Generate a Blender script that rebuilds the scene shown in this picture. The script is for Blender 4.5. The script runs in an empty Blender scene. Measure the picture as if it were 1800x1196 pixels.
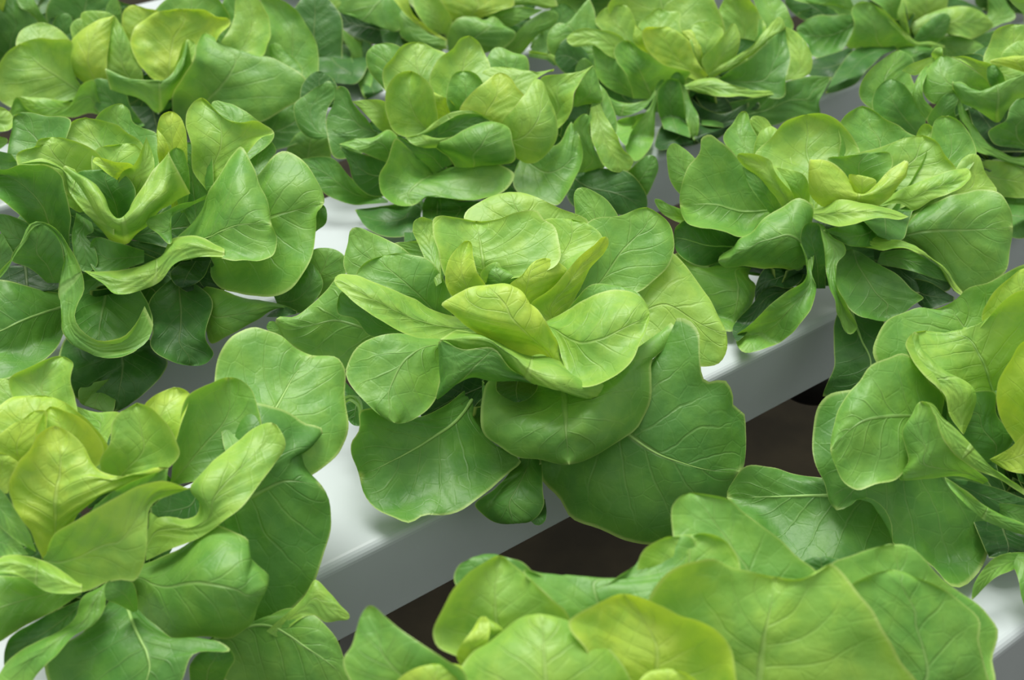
import bpy, math, random
import numpy as np
from mathutils import Vector, noise

# ---------------------------------------------------------------- camera, sky, exposure
FPX = 2500.0                                   # focal length in pixels of the 1800 x 1196 frame
PITCH = math.atan(1558 / 2500.0)
DIST = 1.05
CAM = np.array([0.0, -DIST * math.cos(PITCH), DIST * math.sin(PITCH)])
FWD = np.array([0.0, math.cos(PITCH), -math.sin(PITCH)])
RGT = np.array([1.0, 0.0, 0.0])
UPV = np.array([0.0, math.sin(PITCH), math.cos(PITCH)])

scene = bpy.context.scene
col = scene.collection
cam_data = bpy.data.cameras.new('camera')
cam_data.sensor_width = 36.0
cam_data.lens = FPX / 1800.0 * 36.0
cam_data.clip_start = 0.02
cam = bpy.data.objects.new('camera', cam_data)
cam.location = CAM
cam.rotation_euler = (math.pi / 2 - PITCH, 0, 0)
cam_data.dof.use_dof = True
cam_data.dof.focus_distance = 0.93
cam_data.dof.aperture_fstop = 10.0
col.objects.link(cam)
scene.camera = cam

world = bpy.data.worlds.new('greenhouse_sky')
scene.world = world
world.use_nodes = True
wn = world.node_tree.nodes; wl = world.node_tree.links
bg = wn['Background']
tc = wn.new('ShaderNodeTexCoord'); sep = wn.new('ShaderNodeSeparateXYZ')
wl.new(tc.outputs['Generated'], sep.inputs[0])
rmp = wn.new('ShaderNodeMapRange')             # overcast sky: zenith three times the horizon
rmp.inputs['From Min'].default_value = 0.0; rmp.inputs['From Max'].default_value = 1.0
rmp.inputs['To Min'].default_value = 0.30; rmp.inputs['To Max'].default_value = 0.60
wl.new(sep.outputs['Z'], rmp.inputs['Value'])
wl.new(rmp.outputs['Result'], bg.inputs['Strength'])
bg.inputs['Color'].default_value = (1.0, 1.0, 0.95, 1)

sun_data = bpy.data.lights.new('soft_sun', 'SUN')
sun_data.energy = 2.6; sun_data.angle = math.radians(32); sun_data.color = (1.0, 0.98, 0.92)
sun = bpy.data.objects.new('soft_sun', sun_data)
sun.rotation_euler = Vector((0.14, -0.33, -1.0)).to_track_quat('-Z', 'Y').to_euler()
col.objects.link(sun)

vs = scene.view_settings
vs.view_transform = 'Standard'; vs.look = 'None'; vs.gamma = 1.0; vs.use_curve_mapping = False
vs.exposure = 0.62

# ---------------------------------------------------------------- helpers
def srgb(h):
    c = [int(h[i:i + 2], 16) / 255.0 for i in (1, 3, 5)]
    return tuple((x / 12.92 if x <= 0.04045 else ((x + 0.055) / 1.055) ** 2.4) for x in c) + (1.0,)

def pixel_ray(x, y):
    return FWD + RGT * ((x - 900.0) / FPX) - UPV * ((y - 598.0) / FPX)

ROW = np.array([3590.0, 2946.0, 0.0]); ROW /= np.linalg.norm(ROW)      # direction in which the channels run
ACR = np.array([-ROW[1], ROW[0], 0.0])                                  # across the channels, away from the camera
ROWS = {0: -0.353, 1: -0.064, 2: 0.227, 3: 0.516, 4: 0.806, 5: 1.096}   # centre lines
HALF = 0.064; CHH = 0.060                                               # half width and height of a channel

def tagged(o, label=None, category=None, group=None, kind=None):
    if label: o['label'] = label
    if category: o['category'] = category
    if group: o['group'] = group
    if kind: o['kind'] = kind
    return o

def mesh_object(name, verts, faces, mat, parent=None, smooth=False, uvs=None):
    me = bpy.data.meshes.new(name)
    me.from_pydata([tuple(v) for v in verts], [], faces)
    if uvs is not None:
        lay = me.uv_layers.new(name='UVMap')
        idx = np.empty(len(me.loops), dtype=np.int32); me.loops.foreach_get('vertex_index', idx)
        lay.data.foreach_set('uv', np.asarray(uvs, dtype=np.float32)[idx].ravel())
    if smooth:
        me.polygons.foreach_set('use_smooth', [True] * len(me.polygons))
    me.materials.append(mat)
    me.update()
    o = bpy.data.objects.new(name, me); col.objects.link(o)
    if parent: o.parent = parent
    return o

class Nodes:
    """small helper that writes shader maths"""
    def __init__(s, name):
        s.mat = bpy.data.materials.new(name); s.mat.use_nodes = True
        s.t = s.mat.node_tree; s.n = s.t.nodes; s.n.clear()
        s.out = s.n.new('ShaderNodeOutputMaterial')
    def put(s, sock, v):
        if isinstance(v, bpy.types.NodeSocket): s.t.links.new(v, sock)
        else: sock.default_value = v
    def m(s, op, a, b=0.0, c=0.0, clamp=False):
        n = s.n.new('ShaderNodeMath'); n.operation = op; n.use_clamp = clamp
        for i, v in enumerate((a, b, c)): s.put(n.inputs[i], v)
        return n.outputs[0]
    def smooth(s, v, a, b, lo=0.0, hi=1.0):
        n = s.n.new('ShaderNodeMapRange'); n.interpolation_type = 'SMOOTHSTEP'
        for k, q in zip(('Value', 'From Min', 'From Max', 'To Min', 'To Max'), (v, a, b, lo, hi)): s.put(n.inputs[k], q)
        return n.outputs[0]
    def noise(s, vec, scale, detail=2.0, rough=0.5):
        n = s.n.new('ShaderNodeTexNoise'); s.put(n.inputs['Vector'], vec)
        n.inputs['Scale'].default_value = scale; n.inputs['Detail'].default_value = detail
        n.inputs['Roughness'].default_value = rough
        return n.outputs['Fac']
    def mix(s, fac, a, b, blend='MIX'):
        n = s.n.new('ShaderNodeMix'); n.data_type = 'RGBA'; n.blend_type = blend
        s.put(n.inputs[0], fac); s.put(n.inputs[6], a); s.put(n.inputs[7], b)
        return n.outputs[2]
# ---------------------------------------------------------------- materials
def leaf_material():
    g = Nodes('lettuce_leaf')
    uvn = g.n.new('ShaderNodeUVMap'); uvn.uv_map = 'UVMap'
    sp = g.n.new('ShaderNodeSeparateXYZ'); g.t.links.new(uvn.outputs[0], sp.inputs[0])
    info = g.n.new('ShaderNodeObjectInfo')
    tcn = g.n.new('ShaderNodeTexCoord')
    pos = tcn.outputs['Object']
    ofs = g.n.new('ShaderNodeVectorMath'); ofs.operation = 'ADD'
    comb = g.n.new('ShaderNodeCombineXYZ')
    rnd = g.m('MULTIPLY', info.outputs['Random'], 7.0)
    for i in range(3): g.put(comb.inputs[i], rnd)
    g.put(ofs.inputs[0], pos); g.put(ofs.inputs[1], comb.outputs[0])
    vec = ofs.outputs[0]
    wob = g.m('MULTIPLY', g.m('SUBTRACT', g.noise(vec, 45.0, 2.0), 0.5), 0.16)
    u = g.m('MULTIPLY', g.m('SUBTRACT', sp.outputs[0], 0.5), 2.0)
    au = g.m('ABSOLUTE', g.m('ADD', u, g.m('MULTIPLY', wob, 0.30)))
    v = g.m('ADD', sp.outputs[1], g.m('MULTIPLY', wob, 0.45))
    # midrib, tapering to the tip
    w = g.m('MULTIPLY_ADD', sp.outputs[1], -0.045, 0.050)
    mid = g.smooth(g.m('DIVIDE', au, w), 0.35, 1.3, 1.0, 0.0)
    # side veins leave the midrib at a slant and thin out
    side = g.m('GREATER_THAN', u, 0.0)
    ph = g.m('ADD', g.m('MULTIPLY', g.m('SUBTRACT', v, g.m('MULTIPLY', g.m('POWER', au, 0.75), 0.26)), 7.0),
             g.m('ADD', g.m('MULTIPLY', side, 0.45), g.m('MULTIPLY', info.outputs['Random'], 1.0)))
    fr = g.m('ABSOLUTE', g.m('SUBTRACT', g.m('FRACT', ph), 0.5))
    vw = g.m('MULTIPLY_ADD', au, -0.038, 0.060)
    sidev = g.m('MULTIPLY', g.smooth(g.m('DIVIDE', fr, vw), 0.2, 1.3, 1.0, 0.0), g.smooth(au, 0.95, 0.45, 0.15, 0.9))
    # fine net of veins
    vor = g.n.new('ShaderNodeTexVoronoi'); vor.feature = 'DISTANCE_TO_EDGE'
    g.put(vor.inputs['Vector'], vec); vor.inputs['Scale'].default_value = 70.0
    net = g.m('MULTIPLY', g.smooth(vor.outputs['Distance'], 0.0, 0.05, 1.0, 0.0), 0.12)
    vein = g.m('MAXIMUM', g.m('MAXIMUM', mid, g.m('MULTIPLY', sidev, 0.42)), net)
    base = info.outputs['Color']
    # patches of younger yellow green and older deep green
    n1 = g.smooth(g.noise(vec, 26.0, 3.0, 0.55), 0.40, 0.68)
    n2 = g.smooth(g.noise(vec, 60.0, 3.0, 0.6), 0.38, 0.7)
    yellow = g.mix(1.0, base, (1.28, 1.14, 0.80, 1), 'MULTIPLY')
    deep = g.mix(1.0, base, (0.70, 0.84, 0.72, 1), 'MULTIPLY')
    c = g.mix(n1, deep, base)
    c = g.mix(g.m('MULTIPLY', n2, 0.55), c, yellow)
    rim = g.smooth(g.m('MAXIMUM', g.m('ABSOLUTE', u), sp.outputs[1]), 0.82, 1.0)
    c = g.mix(g.m('MULTIPLY', rim, 0.45), c, yellow)
    edge = g.smooth(g.m('MAXIMUM', g.m('ABSOLUTE', u), sp.outputs[1]), 0.955, 0.99)
    c = g.mix(g.m('MULTIPLY', edge, 0.55), c, (0.50, 0.66, 0.20, 1))
    pale = g.mix(0.5, base, (0.62, 0.74, 0.34, 1))
    c = g.mix(g.m('MULTIPLY', vein, 0.34), c, pale)
    hsv = g.n.new('ShaderNodeHueSaturation')
    g.put(hsv.inputs['Color'], c); hsv.inputs['Saturation'].default_value = 0.95
    hsv.inputs['Value'].default_value = 1.0
    c = hsv.outputs[0]
    p = g.n.new('ShaderNodeBsdfPrincipled')
    g.put(p.inputs['Base Color'], c); p.inputs['Roughness'].default_value = 0.47
    p.inputs['Specular IOR Level'].default_value = 0.55
    tr = g.n.new('ShaderNodeBsdfTranslucent')
    g.put(tr.inputs['Color'], g.mix(1.0, c, (1.20, 1.10, 0.45, 1), 'MULTIPLY'))
    mx = g.n.new('ShaderNodeMixShader'); mx.inputs[0].default_value = 0.30
    g.t.links.new(p.outputs[0], mx.inputs[1]); g.t.links.new(tr.outputs[0], mx.inputs[2])
    bump = g.n.new('ShaderNodeBump'); bump.inputs['Strength'].default_value = 0.5; bump.inputs['Distance'].default_value = 0.002
    hgt = g.m('ADD', g.m('MULTIPLY', vein, -0.8), g.m('MULTIPLY', g.noise(vec, 120.0, 3.0), 0.8))
    g.put(bump.inputs['Height'], hgt)
    g.t.links.new(bump.outputs[0], p.inputs['Normal']); g.t.links.new(bump.outputs[0], tr.inputs['Normal'])
    g.t.links.new(mx.outputs[0], g.out.inputs[0])
    return g.mat

def plain(name, colour, rough, noise_scale=0, amount=0.0, colour2=None, bump=0.0, spec=0.5):
    g = Nodes(name)
    p = g.n.new('ShaderNodeBsdfPrincipled'); p.inputs['Roughness'].default_value = rough
    p.inputs['Specular IOR Level'].default_value = spec
    c = colour
    if noise_scale:
        tcn = g.n.new('ShaderNodeTexCoord')
        f = g.noise(tcn.outputs['Object'], noise_scale, 5.0, 0.6)
        c = g.mix(g.m('MULTIPLY', g.smooth(f, 0.35, 0.7), amount), colour, colour2)
        if bump:
            b = g.n.new('ShaderNodeBump'); b.inputs['Strength'].default_value = bump; b.inputs['Distance'].default_value = 0.003
            g.put(b.inputs['Height'], f); g.t.links.new(b.outputs[0], p.inputs['Normal'])
    g.put(p.inputs['Base Color'], c)
    g.t.links.new(p.outputs[0], g.out.inputs[0])
    return g.mat

LEAF = leaf_material()
RIB = plain('leaf_rib', srgb('#93BB66'), 0.5, 90, 0.5, srgb('#78A84C'))
WHITE = plain('white_pvc', srgb('#B9C2C5'), 0.34, 9, 0.5, srgb('#AFB8BA'))
CUP = plain('black_net_cup', srgb('#1B1C1A'), 0.5)
BLACK = plain('black_plastic', srgb('#0C0C0C'), 0.45)
GROUND = plain('shade_dark_concrete', srgb('#2E2A20'), 0.9, 6, 0.9, srgb('#1F1D17'), 0.4, 0.08)  # albedo lowered to include the shade of the channels above
STEEL = plain('galvanised_steel', srgb('#8A8C8A'), 0.45)
# ---------------------------------------------------------------- floor, stand and channels
def place(across, along, z=0.0):
    return ACR * across + ROW * along + np.array([0, 0, z])

def box_on_rows(name, a0, a1, l0, l1, z0, z1, mat, parent=None):
    vs_ = [place(a, l, z) for z in (z0, z1) for a, l in ((a0, l0), (a1, l0), (a1, l1), (a0, l1))]
    fs = [(0, 3, 2, 1), (4, 5, 6, 7), (0, 1, 5, 4), (1, 2, 6, 5), (2, 3, 7, 6), (3, 0, 4, 7)]
    return mesh_object(name, vs_, fs, mat, parent)

gx = 6.0
fl = mesh_object('floor', [(-gx, -gx, -0.62), (gx, -gx, -0.62), (gx, gx, -0.62), (-gx, gx, -0.62)], [(0, 1, 2, 3)], GROUND)
tagged(fl, 'brown ground darkened for shade under the white channels', None, None, 'structure')

def channel(row, along0, along1, label):
    """white rectangular growing channel with rounded shoulders, hollow underneath the lid"""
    c = ROWS[row]
    org = place(c, 0.5 * (along0 + along1), -CHH)
    # profile around the channel, rounded corners of 5 mm on top and 2 mm below
    prof = []
    for cx, cz, r, a0 in ((HALF, 0, 0.006, 0), (-HALF, 0, 0.006, 90), (-HALF, -CHH, 0.002, 180), (HALF, -CHH, 0.002, 270)):
        for k in range(6):
            t = math.radians(a0 + 90 * k / 5)
            ox = cx - math.copysign(r, cx); oz = (cz - r) if cz == 0 else (cz + r)
            prof.append((ox + r * math.cos(t), oz + r * math.sin(t)))
    n = len(prof)
    verts = []; faces = []
    ends = (along0, along1)
    for l in ends:
        for a, z in prof: verts.append(place(c + a, l, z) - org)
    for i in range(n): faces.append((i, (i + 1) % n, n + (i + 1) % n, n + i))
    faces.append(tuple(range(n - 1, -1, -1))); faces.append(tuple(range(n, 2 * n)))
    root = mesh_object('growing_channel', verts, faces, WHITE)
    root.location = org
    tagged(root, label, 'channel', 'white growing channels')
    return root

channel(0, -0.75, 0.75, 'nearest white growing channel, in the bottom right corner')
channel(1, -0.95, 1.15, 'white growing channel under the central lettuce, its front side in full view')
channel(2, -1.1, 1.6, 'white growing channel behind the central lettuce, in the second row')
channel(3, -1.2, 2.0, 'white growing channel in the third row from the front')
channel(4, -1.2, 2.4, 'farthest white growing channel along the top edge of the picture')

def lathe(name, prof, mat, loc, parent=None, K=32):
    verts = [(r * math.cos(2 * math.pi * k / K), r * math.sin(2 * math.pi * k / K), z) for r, z in prof for k in range(K)]
    faces = [(i * K + k, i * K + (k + 1) % K, (i + 1) * K + (k + 1) % K, (i + 1) * K + k) for i in range(len(prof) - 1) for k in range(K)]
    o = mesh_object(name, verts, faces, mat, parent, True)
    o.location = loc
    return o

# black drain fitting hanging under the channel, a black bucket below and the stand
fit = lathe('drain_fitting', [(0.001, 0.0), (0.026, 0.0), (0.028, -0.006), (0.026, -0.028), (0.022, -0.032), (0.018, -0.030), (0.018, -0.004), (0.001, -0.004)], BLACK, place(-0.100, 0.232, -CHH))
tagged(fit, 'black round drain fitting under the channel, below the right lettuce', 'drain fitting')
bk = lathe('bucket', [(0.001, 0.0), (0.085, 0.0), (0.098, 0.19), (0.104, 0.19), (0.104, 0.20), (0.094, 0.20), (0.082, 0.01), (0.001, 0.01)], BLACK, place(-0.02, 0.20, -0.62))
tagged(bk, 'black open bucket on the ground behind the nearest lettuce', 'bucket')
def post_stand(along, label):
    root = bpy.data.objects.new('channel_stand', None); col.objects.link(root)
    root.location = place(0.2, along, -0.62)
    tagged(root, label, 'stand', 'stands under the channels')
    T = __import__('mathutils').Matrix.Translation(-root.location)
    for r in range(5):
        o = box_on_rows('post', ROWS[r] - 0.012, ROWS[r] + 0.012, along - 0.012, along + 0.012, -0.62, -CHH, STEEL, root); o.data.transform(T)
    o = box_on_rows('crossbar', ROWS[0] - 0.03, ROWS[4] + 0.03, along - 0.008, along + 0.008, -0.42, -0.39, STEEL, root); o.data.transform(T)
post_stand(-0.185, 'grey metal stand under the channels, seen left of the nearest lettuce')
# ---------------------------------------------------------------- lettuces
def catmull(pts, n, byindex=False, end=None):
    p = np.asarray(pts, dtype=float)
    if len(p) == 2:
        t = np.linspace(0, 1, n)[:, None]; return p[0] * (1 - t) + p[1] * t
    d = np.linalg.norm(np.diff(p[:, :2], axis=0), axis=1) + 1e-6
    k = np.concatenate([[0], np.cumsum(np.ones(len(d)) if byindex else d)]); k /= k[-1]
    m = np.zeros_like(p)
    h = np.diff(k)
    s = np.diff(p, axis=0) / h[:, None]
    m[1:-1] = (s[:-1] * h[1:, None] + s[1:] * h[:-1, None]) / (h[:-1] + h[1:])[:, None]
    m[0] = s[0]; m[-1] = s[-1]
    if end is not None:
        m[-1, :2] = end * np.linalg.norm(s[-1, :2])
    t = np.linspace(0, 1, n)
    i = np.clip(np.searchsorted(k, t, side='right') - 1, 0, len(h) - 1)
    w = ((t - k[i]) / h[i])[:, None]; hh = h[i][:, None]
    return ((2 * w**3 - 3 * w**2 + 1) * p[i] + (w**3 - 2 * w**2 + w) * hh * m[i]
            + (-2 * w**3 + 3 * w**2) * p[i + 1] + (w**3 - w**2) * hh * m[i + 1])

def out_of_channels(P, row, lift):
    """keep every leaf outside the channels: what would sink into its own channel or end up behind it comes to rest against it"""
    m = 0.007 + lift + 0.0022 * (1 + np.sin(P[:, 0] * 170 + lift * 4000) * np.cos(P[:, 2] * 190 + P[:, 1] * 120))   # leaves never lie quite flat
    c = ROWS[row]
    V = P - CAM
    a0 = CAM @ ACR - c; z0 = CAM[2]
    va = V @ ACR; vz = V[:, 2]
    with np.errstate(divide='ignore', invalid='ignore'):
        t1 = (-(HALF + m) - a0) / va; t2 = ((HALF + m) - a0) / va
        t3 = (m - z0) / vz; t4 = (-CHH - m - z0) / vz
    enter = np.maximum(np.minimum(t1, t2), np.minimum(t3, t4)); leave = np.minimum(np.maximum(t1, t2), np.maximum(t3, t4))
    hit = (enter < leave) & (enter > 0) & (enter < 1)
    P[hit] = CAM + V[hit] * enter[hit][:, None]
    for _ in range(60):
        a = P @ ACR; z = P[:, 2]
        bad = np.zeros(len(P), bool)
        for cc in ROWS.values():
            bad |= (np.abs(a - cc) < HALF + 0.004) & (z < 0.004) & (z > -CHH - 0.004)
        if not bad.any(): break
        v = CAM - P[bad]; v /= np.linalg.norm(v, axis=1)[:, None]
        P[bad] += v * 0.002
    return P

COLS = {'heart': '#B0D243', 'young': '#94C34A', 'mid': '#75AE42', 'outer': '#5A9636', 'old': '#427B2F', 'shade': '#2B5C23'}  # 'shade' is a darkened green for leaves in shadowed gaps
NV, NU = 42, 29
leaf_count = [0]

class Lettuce:
    def __init__(s, row, along, label, core_h=0.07):
        s.row = row
        s.base = place(ROWS[row] - 0.015, along)
        core = s.base + np.array([0, 0, core_h])
        s.depth = float((core - CAM) @ FWD)
        s.root = bpy.data.objects.new('lettuce', None); col.objects.link(s.root)
        s.root.location = s.base
        tagged(s.root, label, 'lettuce', 'butterhead lettuces in the channels')
        s.f = (0, 0, 1.0)
    def frame(s, x0, y0, sc=2.99):
        s.f = (x0, y0, sc)
    def leaf(s, cols, D=(0, 0, 0), E=(0, 0), c='mid', crinkle=1.0, mid=None, byindex=False, swap=False, rib=0, name='leaf', seed=None, waves=1.35):
        """cols: edge and rib lines from the leaf's foot to its tip; D: depth along the leaf in cm (towards viewer +);
        E: how far the left and right edges come forward in cm"""
        if not swap and len(D) >= 3 and D[0] > 0.25: D = (D[0] - 1.7,) + tuple(D[1:])     # leaf feet sink into the head
        x0, y0, sc = s.f
        leaf_count[0] += 1
        sd = leaf_count[0] * 3.7 if seed is None else seed
        cs = []; raw = []
        for cpts in cols:
            a = np.array([(q[0], q[1], q[2] if len(q) > 2 else 0.0) for q in cpts], dtype=float)
            a[:, 0] = a[:, 0] / sc + x0; a[:, 1] = a[:, 1] / sc + y0
            raw.append(a)
        ends = [None] * len(raw)
        a, b = raw[0], raw[-1]
        if np.linalg.norm(a[-1, :2] - b[-1, :2]) < 4.0:            # a rounded tip: both edges meet in one smooth line
            t1 = a[-1, :2] - a[-2, :2]; t2 = b[-2, :2] - b[-1, :2]
            t1 = t1 / (np.linalg.norm(t1) + 1e-6); t2 = t2 / (np.linalg.norm(t2) + 1e-6)
            if t1 @ t2 > -0.35:
                tt = t1 + t2; tt /= np.linalg.norm(tt)
                ends[0] = tt; ends[-1] = -tt
        for a, e in zip(raw, ends):
            cs.append(catmull(a, NV, byindex, e))
        if len(cs) == 2:
            if mid is None:
                m = 0.5 * (cs[0] + cs[1])
            else:
                a = np.array([(q[0], q[1], q[2] if len(q) > 2 else 0.0) for q in mid], dtype=float)
                a[:, 0] = a[:, 0] / sc + x0; a[:, 1] = a[:, 1] / sc + y0
                m = catmull(a, NV)
            cs = [cs[0], m, cs[1]]
        k = len(cs)
        G = np.zeros((NV, NU, 3))
        stack = np.stack(cs, 1)                       # NV x k x 3
        for i in range(NV):
            G[i] = catmull(stack[i], NU, True)
        v = np.linspace(0, 1, NV); u = np.linspace(-1, 1, NU)
        Dv = catmull([(x, 0, d) for x, d in zip(np.linspace(0, 1, len(D)), D)], NV)[:, 2] if len(D) > 1 else np.full(NV, D[0])
        env = np.sqrt(np.clip(np.sin(math.pi * np.clip(v * 0.93 + 0.05, 0, 1)), 0, 1))
        lat = 1.45 * np.where(u < 0, E[0], E[1]) * (u ** 2)
        dep = Dv[:, None] + env[:, None] * lat[None, :] + G[:, :, 2]
        # waves of the blade, strongest along the rim, and broad hollows
        wave = np.zeros((NV, NU))
        for i in range(NV):
            for j in range(NU):
                gx, gy = G[i, j, 0] * s.depth / 2500.0, G[i, j, 1] * s.depth / 2500.0
                uu = abs(u[j]); vv = v[i]
                e = max(uu, vv ** 3) ** 3
                w1 = noise.noise(Vector((gx * 26 + sd, gy * 26, sd)))
                w2 = noise.noise(Vector((gx * 14, gy * 14 + sd, sd * 2)))
                wave[i, j] = min(1, 3 * vv) * min(1, 4 * (1 - vv) + 0.35) * (0.75 * w1 * e + 0.65 * w2 + 0.30 * w1)
        dep = dep + wave * crinkle * waves
        depth = s.depth - dep * 0.01
        px = (G[:, :, 0] - 900.0) / FPX; py = (G[:, :, 1] - 598.0) / FPX
        P = CAM + depth[..., None] * (FWD + px[..., None] * RGT - py[..., None] * UPV)
        # crinkles, quilted between the veins, ruffled rim
        du = np.gradient(P, axis=1); dv = np.gradient(P, axis=0)
        N = np.cross(du, dv); ln = np.linalg.norm(N, axis=2, keepdims=True); N = N / np.maximum(ln, 1e-9)
        size = np.linalg.norm(P.reshape(-1, 3).max(0) - P.reshape(-1, 3).min(0))
        H = np.zeros((NV, NU))
        for i in range(NV):
            for j in range(NU):
                q = P[i, j]
                uu = u[j]; vv = v[i]
                quilt = abs(math.sin(math.pi * (7 * (vv - 0.26 * abs(uu) ** 0.75) + (0.45 if uu > 0 else 0))))
                a = noise.noise(Vector((q[0] * 22 + sd, q[1] * 22, q[2] * 22)))
                b = noise.noise(Vector((q[0] * 60, q[1] * 60 + sd, q[2] * 60)))
                r = noise.noise(Vector((q[0] * 45, q[1] * 45, q[2] * 45 + sd)))
                edge = max(abs(uu), vv) ** 6
                fade = min(1.0, 6 * vv) * (0.35 + 0.65 * (1 - abs(uu) ** 4))
                H[i, j] = (0.0007 * quilt * fade + 0.0034 * a * fade + 0.0016 * b + 0.0026 * r * edge)
        H *= crinkle * min(1.0, size / 0.12) * np.minimum(1.0, 5 * (1 - v) + 0.1)[:, None]
        for r0, r1 in ((0, 1), (NV - 1, NV - 2)):                 # foot and tip are single points
            N[r0] = N[r1, NU // 2]; H[r0] = H[r1].mean()
        P = P + N * H[..., None]
        P = out_of_channels(P.reshape(-1, 3), s.row, 0.0008 * (leaf_count[0] % 16)).reshape(NV, NU, 3)
        org = P[0, NU // 2].copy()
        verts = (P - org).reshape(-1, 3)
        faces = [(i * NU + j, i * NU + j + 1, (i + 1) * NU + j + 1, (i + 1) * NU + j) for i in range(NV - 1) for j in range(NU - 1)]
        U, V = np.meshgrid(u * 0.5 + 0.5, v)
        if swap:
            uvs = np.stack([V, 1 - U], -1)
        else:
            uvs = np.stack([U, V], -1)
        o = mesh_object(name, verts, faces, LEAF, s.root, True, uvs.reshape(-1, 2))
        o.location = org - s.base
        o.color = srgb(COLS.get(c, c))
        if rib:
            s.rib(P[:, NU // 2] - org, N[:, NU // 2], o, rib)
        return o
    def rib(s, line, nrm, leaf, w):
        """pale raised rib on the face of a leaf that the viewer sees"""
        n = int(len(line) * 0.86)
        verts = []; faces = []; K = 8
        for i in range(n):
            t = line[min(i + 1, len(line) - 1)] - line[max(i - 1, 0)]; t = t / (np.linalg.norm(t) + 1e-9)
            nn = nrm[i]; view = (CAM - (line[i] + s.base + np.array(leaf.location)))
            if nn @ view < 0: nn = -nn
            sd = np.cross(t, nn); sd /= np.linalg.norm(sd) + 1e-9
            r = w * 0.0006 * (1 - 0.93 * i / (n - 1)) + 0.0001
            for k in range(K):
                a = 2 * math.pi * k / K
                verts.append(line[i] + sd * r * math.cos(a) + nn * r * 0.55 * math.sin(a))
        for i in range(n - 1):
            for k in range(K):
                faces.append((i * K + k, i * K + (k + 1) % K, (i + 1) * K + (k + 1) % K, (i + 1) * K + k))
        return mesh_object('midrib', verts, faces, RIB, leaf, True)

    def heart_of(s, n=6, r=0.028):
        """short stem and a mostly hidden ring of dark leaves added to shade the gaps"""
        rng = random.Random(leaf_count[0])
        K = 12; verts = []; faces = []
        for zz, rr in ((0.0004, 0.009), (0.012, 0.010), (0.024, 0.010), (0.03, 0.006)):
            for k in range(K):
                a = 2 * math.pi * k / K; verts.append((rr * math.cos(a), rr * math.sin(a), zz))
        for i in range(3):
            for k in range(K): faces.append((i*K+k, i*K+(k+1)%K, (i+1)*K+(k+1)%K, (i+1)*K+k))
        faces.append(tuple(range(3*K, 4*K)))
        mesh_object('stem', verts, faces, RIB, s.root, True)
        nv, nu = 14, 9
        for q in range(n):
            th = 2 * math.pi * (q + 0.3 * rng.random()) / n
            R = r * (0.85 + 0.3 * rng.random()); up = 0.006 + 0.012 * rng.random()
            d = np.array([math.cos(th), math.sin(th), 0]); t = np.array([-math.sin(th), math.cos(th), 0])
            P = np.zeros((nv, nu, 3)); uv = np.zeros((nv, nu, 2))
            for i in range(nv):
                vv = i / (nv - 1); w = 0.018 * math.sin(math.pi * min(1, vv ** 0.8 * 0.96 + 0.04)) ** 0.7 + 0.004
                for j in range(nu):
                    uu = -1 + 2 * j / (nu - 1)
                    P[i, j] = d * (0.008 + R * vv) + t * w * uu + np.array([0, 0, 0.016 + up * math.sin(vv * 2.0) + 0.014 * uu * uu])
                    uv[i, j] = (uu * .5 + .5, vv)
            f = [(i*nu+j, i*nu+j+1, (i+1)*nu+j+1, (i+1)*nu+j) for i in range(nv-1) for j in range(nu-1)]
            o = mesh_object('leaf', P.reshape(-1, 3), f, LEAF, s.root, True, uv.reshape(-1, 2))
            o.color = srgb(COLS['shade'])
        leaf_count[0] += 1
        s.beyond_frame()

    def under(s, cx, cy, rx, ry, n=9, c='old', back=-4.0):
        """older leaves lying under the head, from its foot outwards"""
        keep = s.f; s.f = (0.0, 0.0, 1.0)
        for q in range(n):
            t = 2 * math.pi * (q + 0.35) / n; dt = math.pi / n * 1.5
            def at(k, a): return (cx + rx * k * math.cos(a), cy - ry * k * math.sin(a))
            up = math.sin(t)
            d1 = back * up if up > 0 else -0.3 * up - 0.3
            s.leaf([[at(0.04, t), at(0.45, t + dt * 0.95), at(0.82, t + dt), at(1.0, t)], [at(0.04, t), at(0.45, t - dt * 0.95), at(0.82, t - dt), at(1.0, t)]],
                   D=(-1.2, -1.6 + 0.4 * d1, -1.0 + d1), c=c)
        s.f = keep

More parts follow.
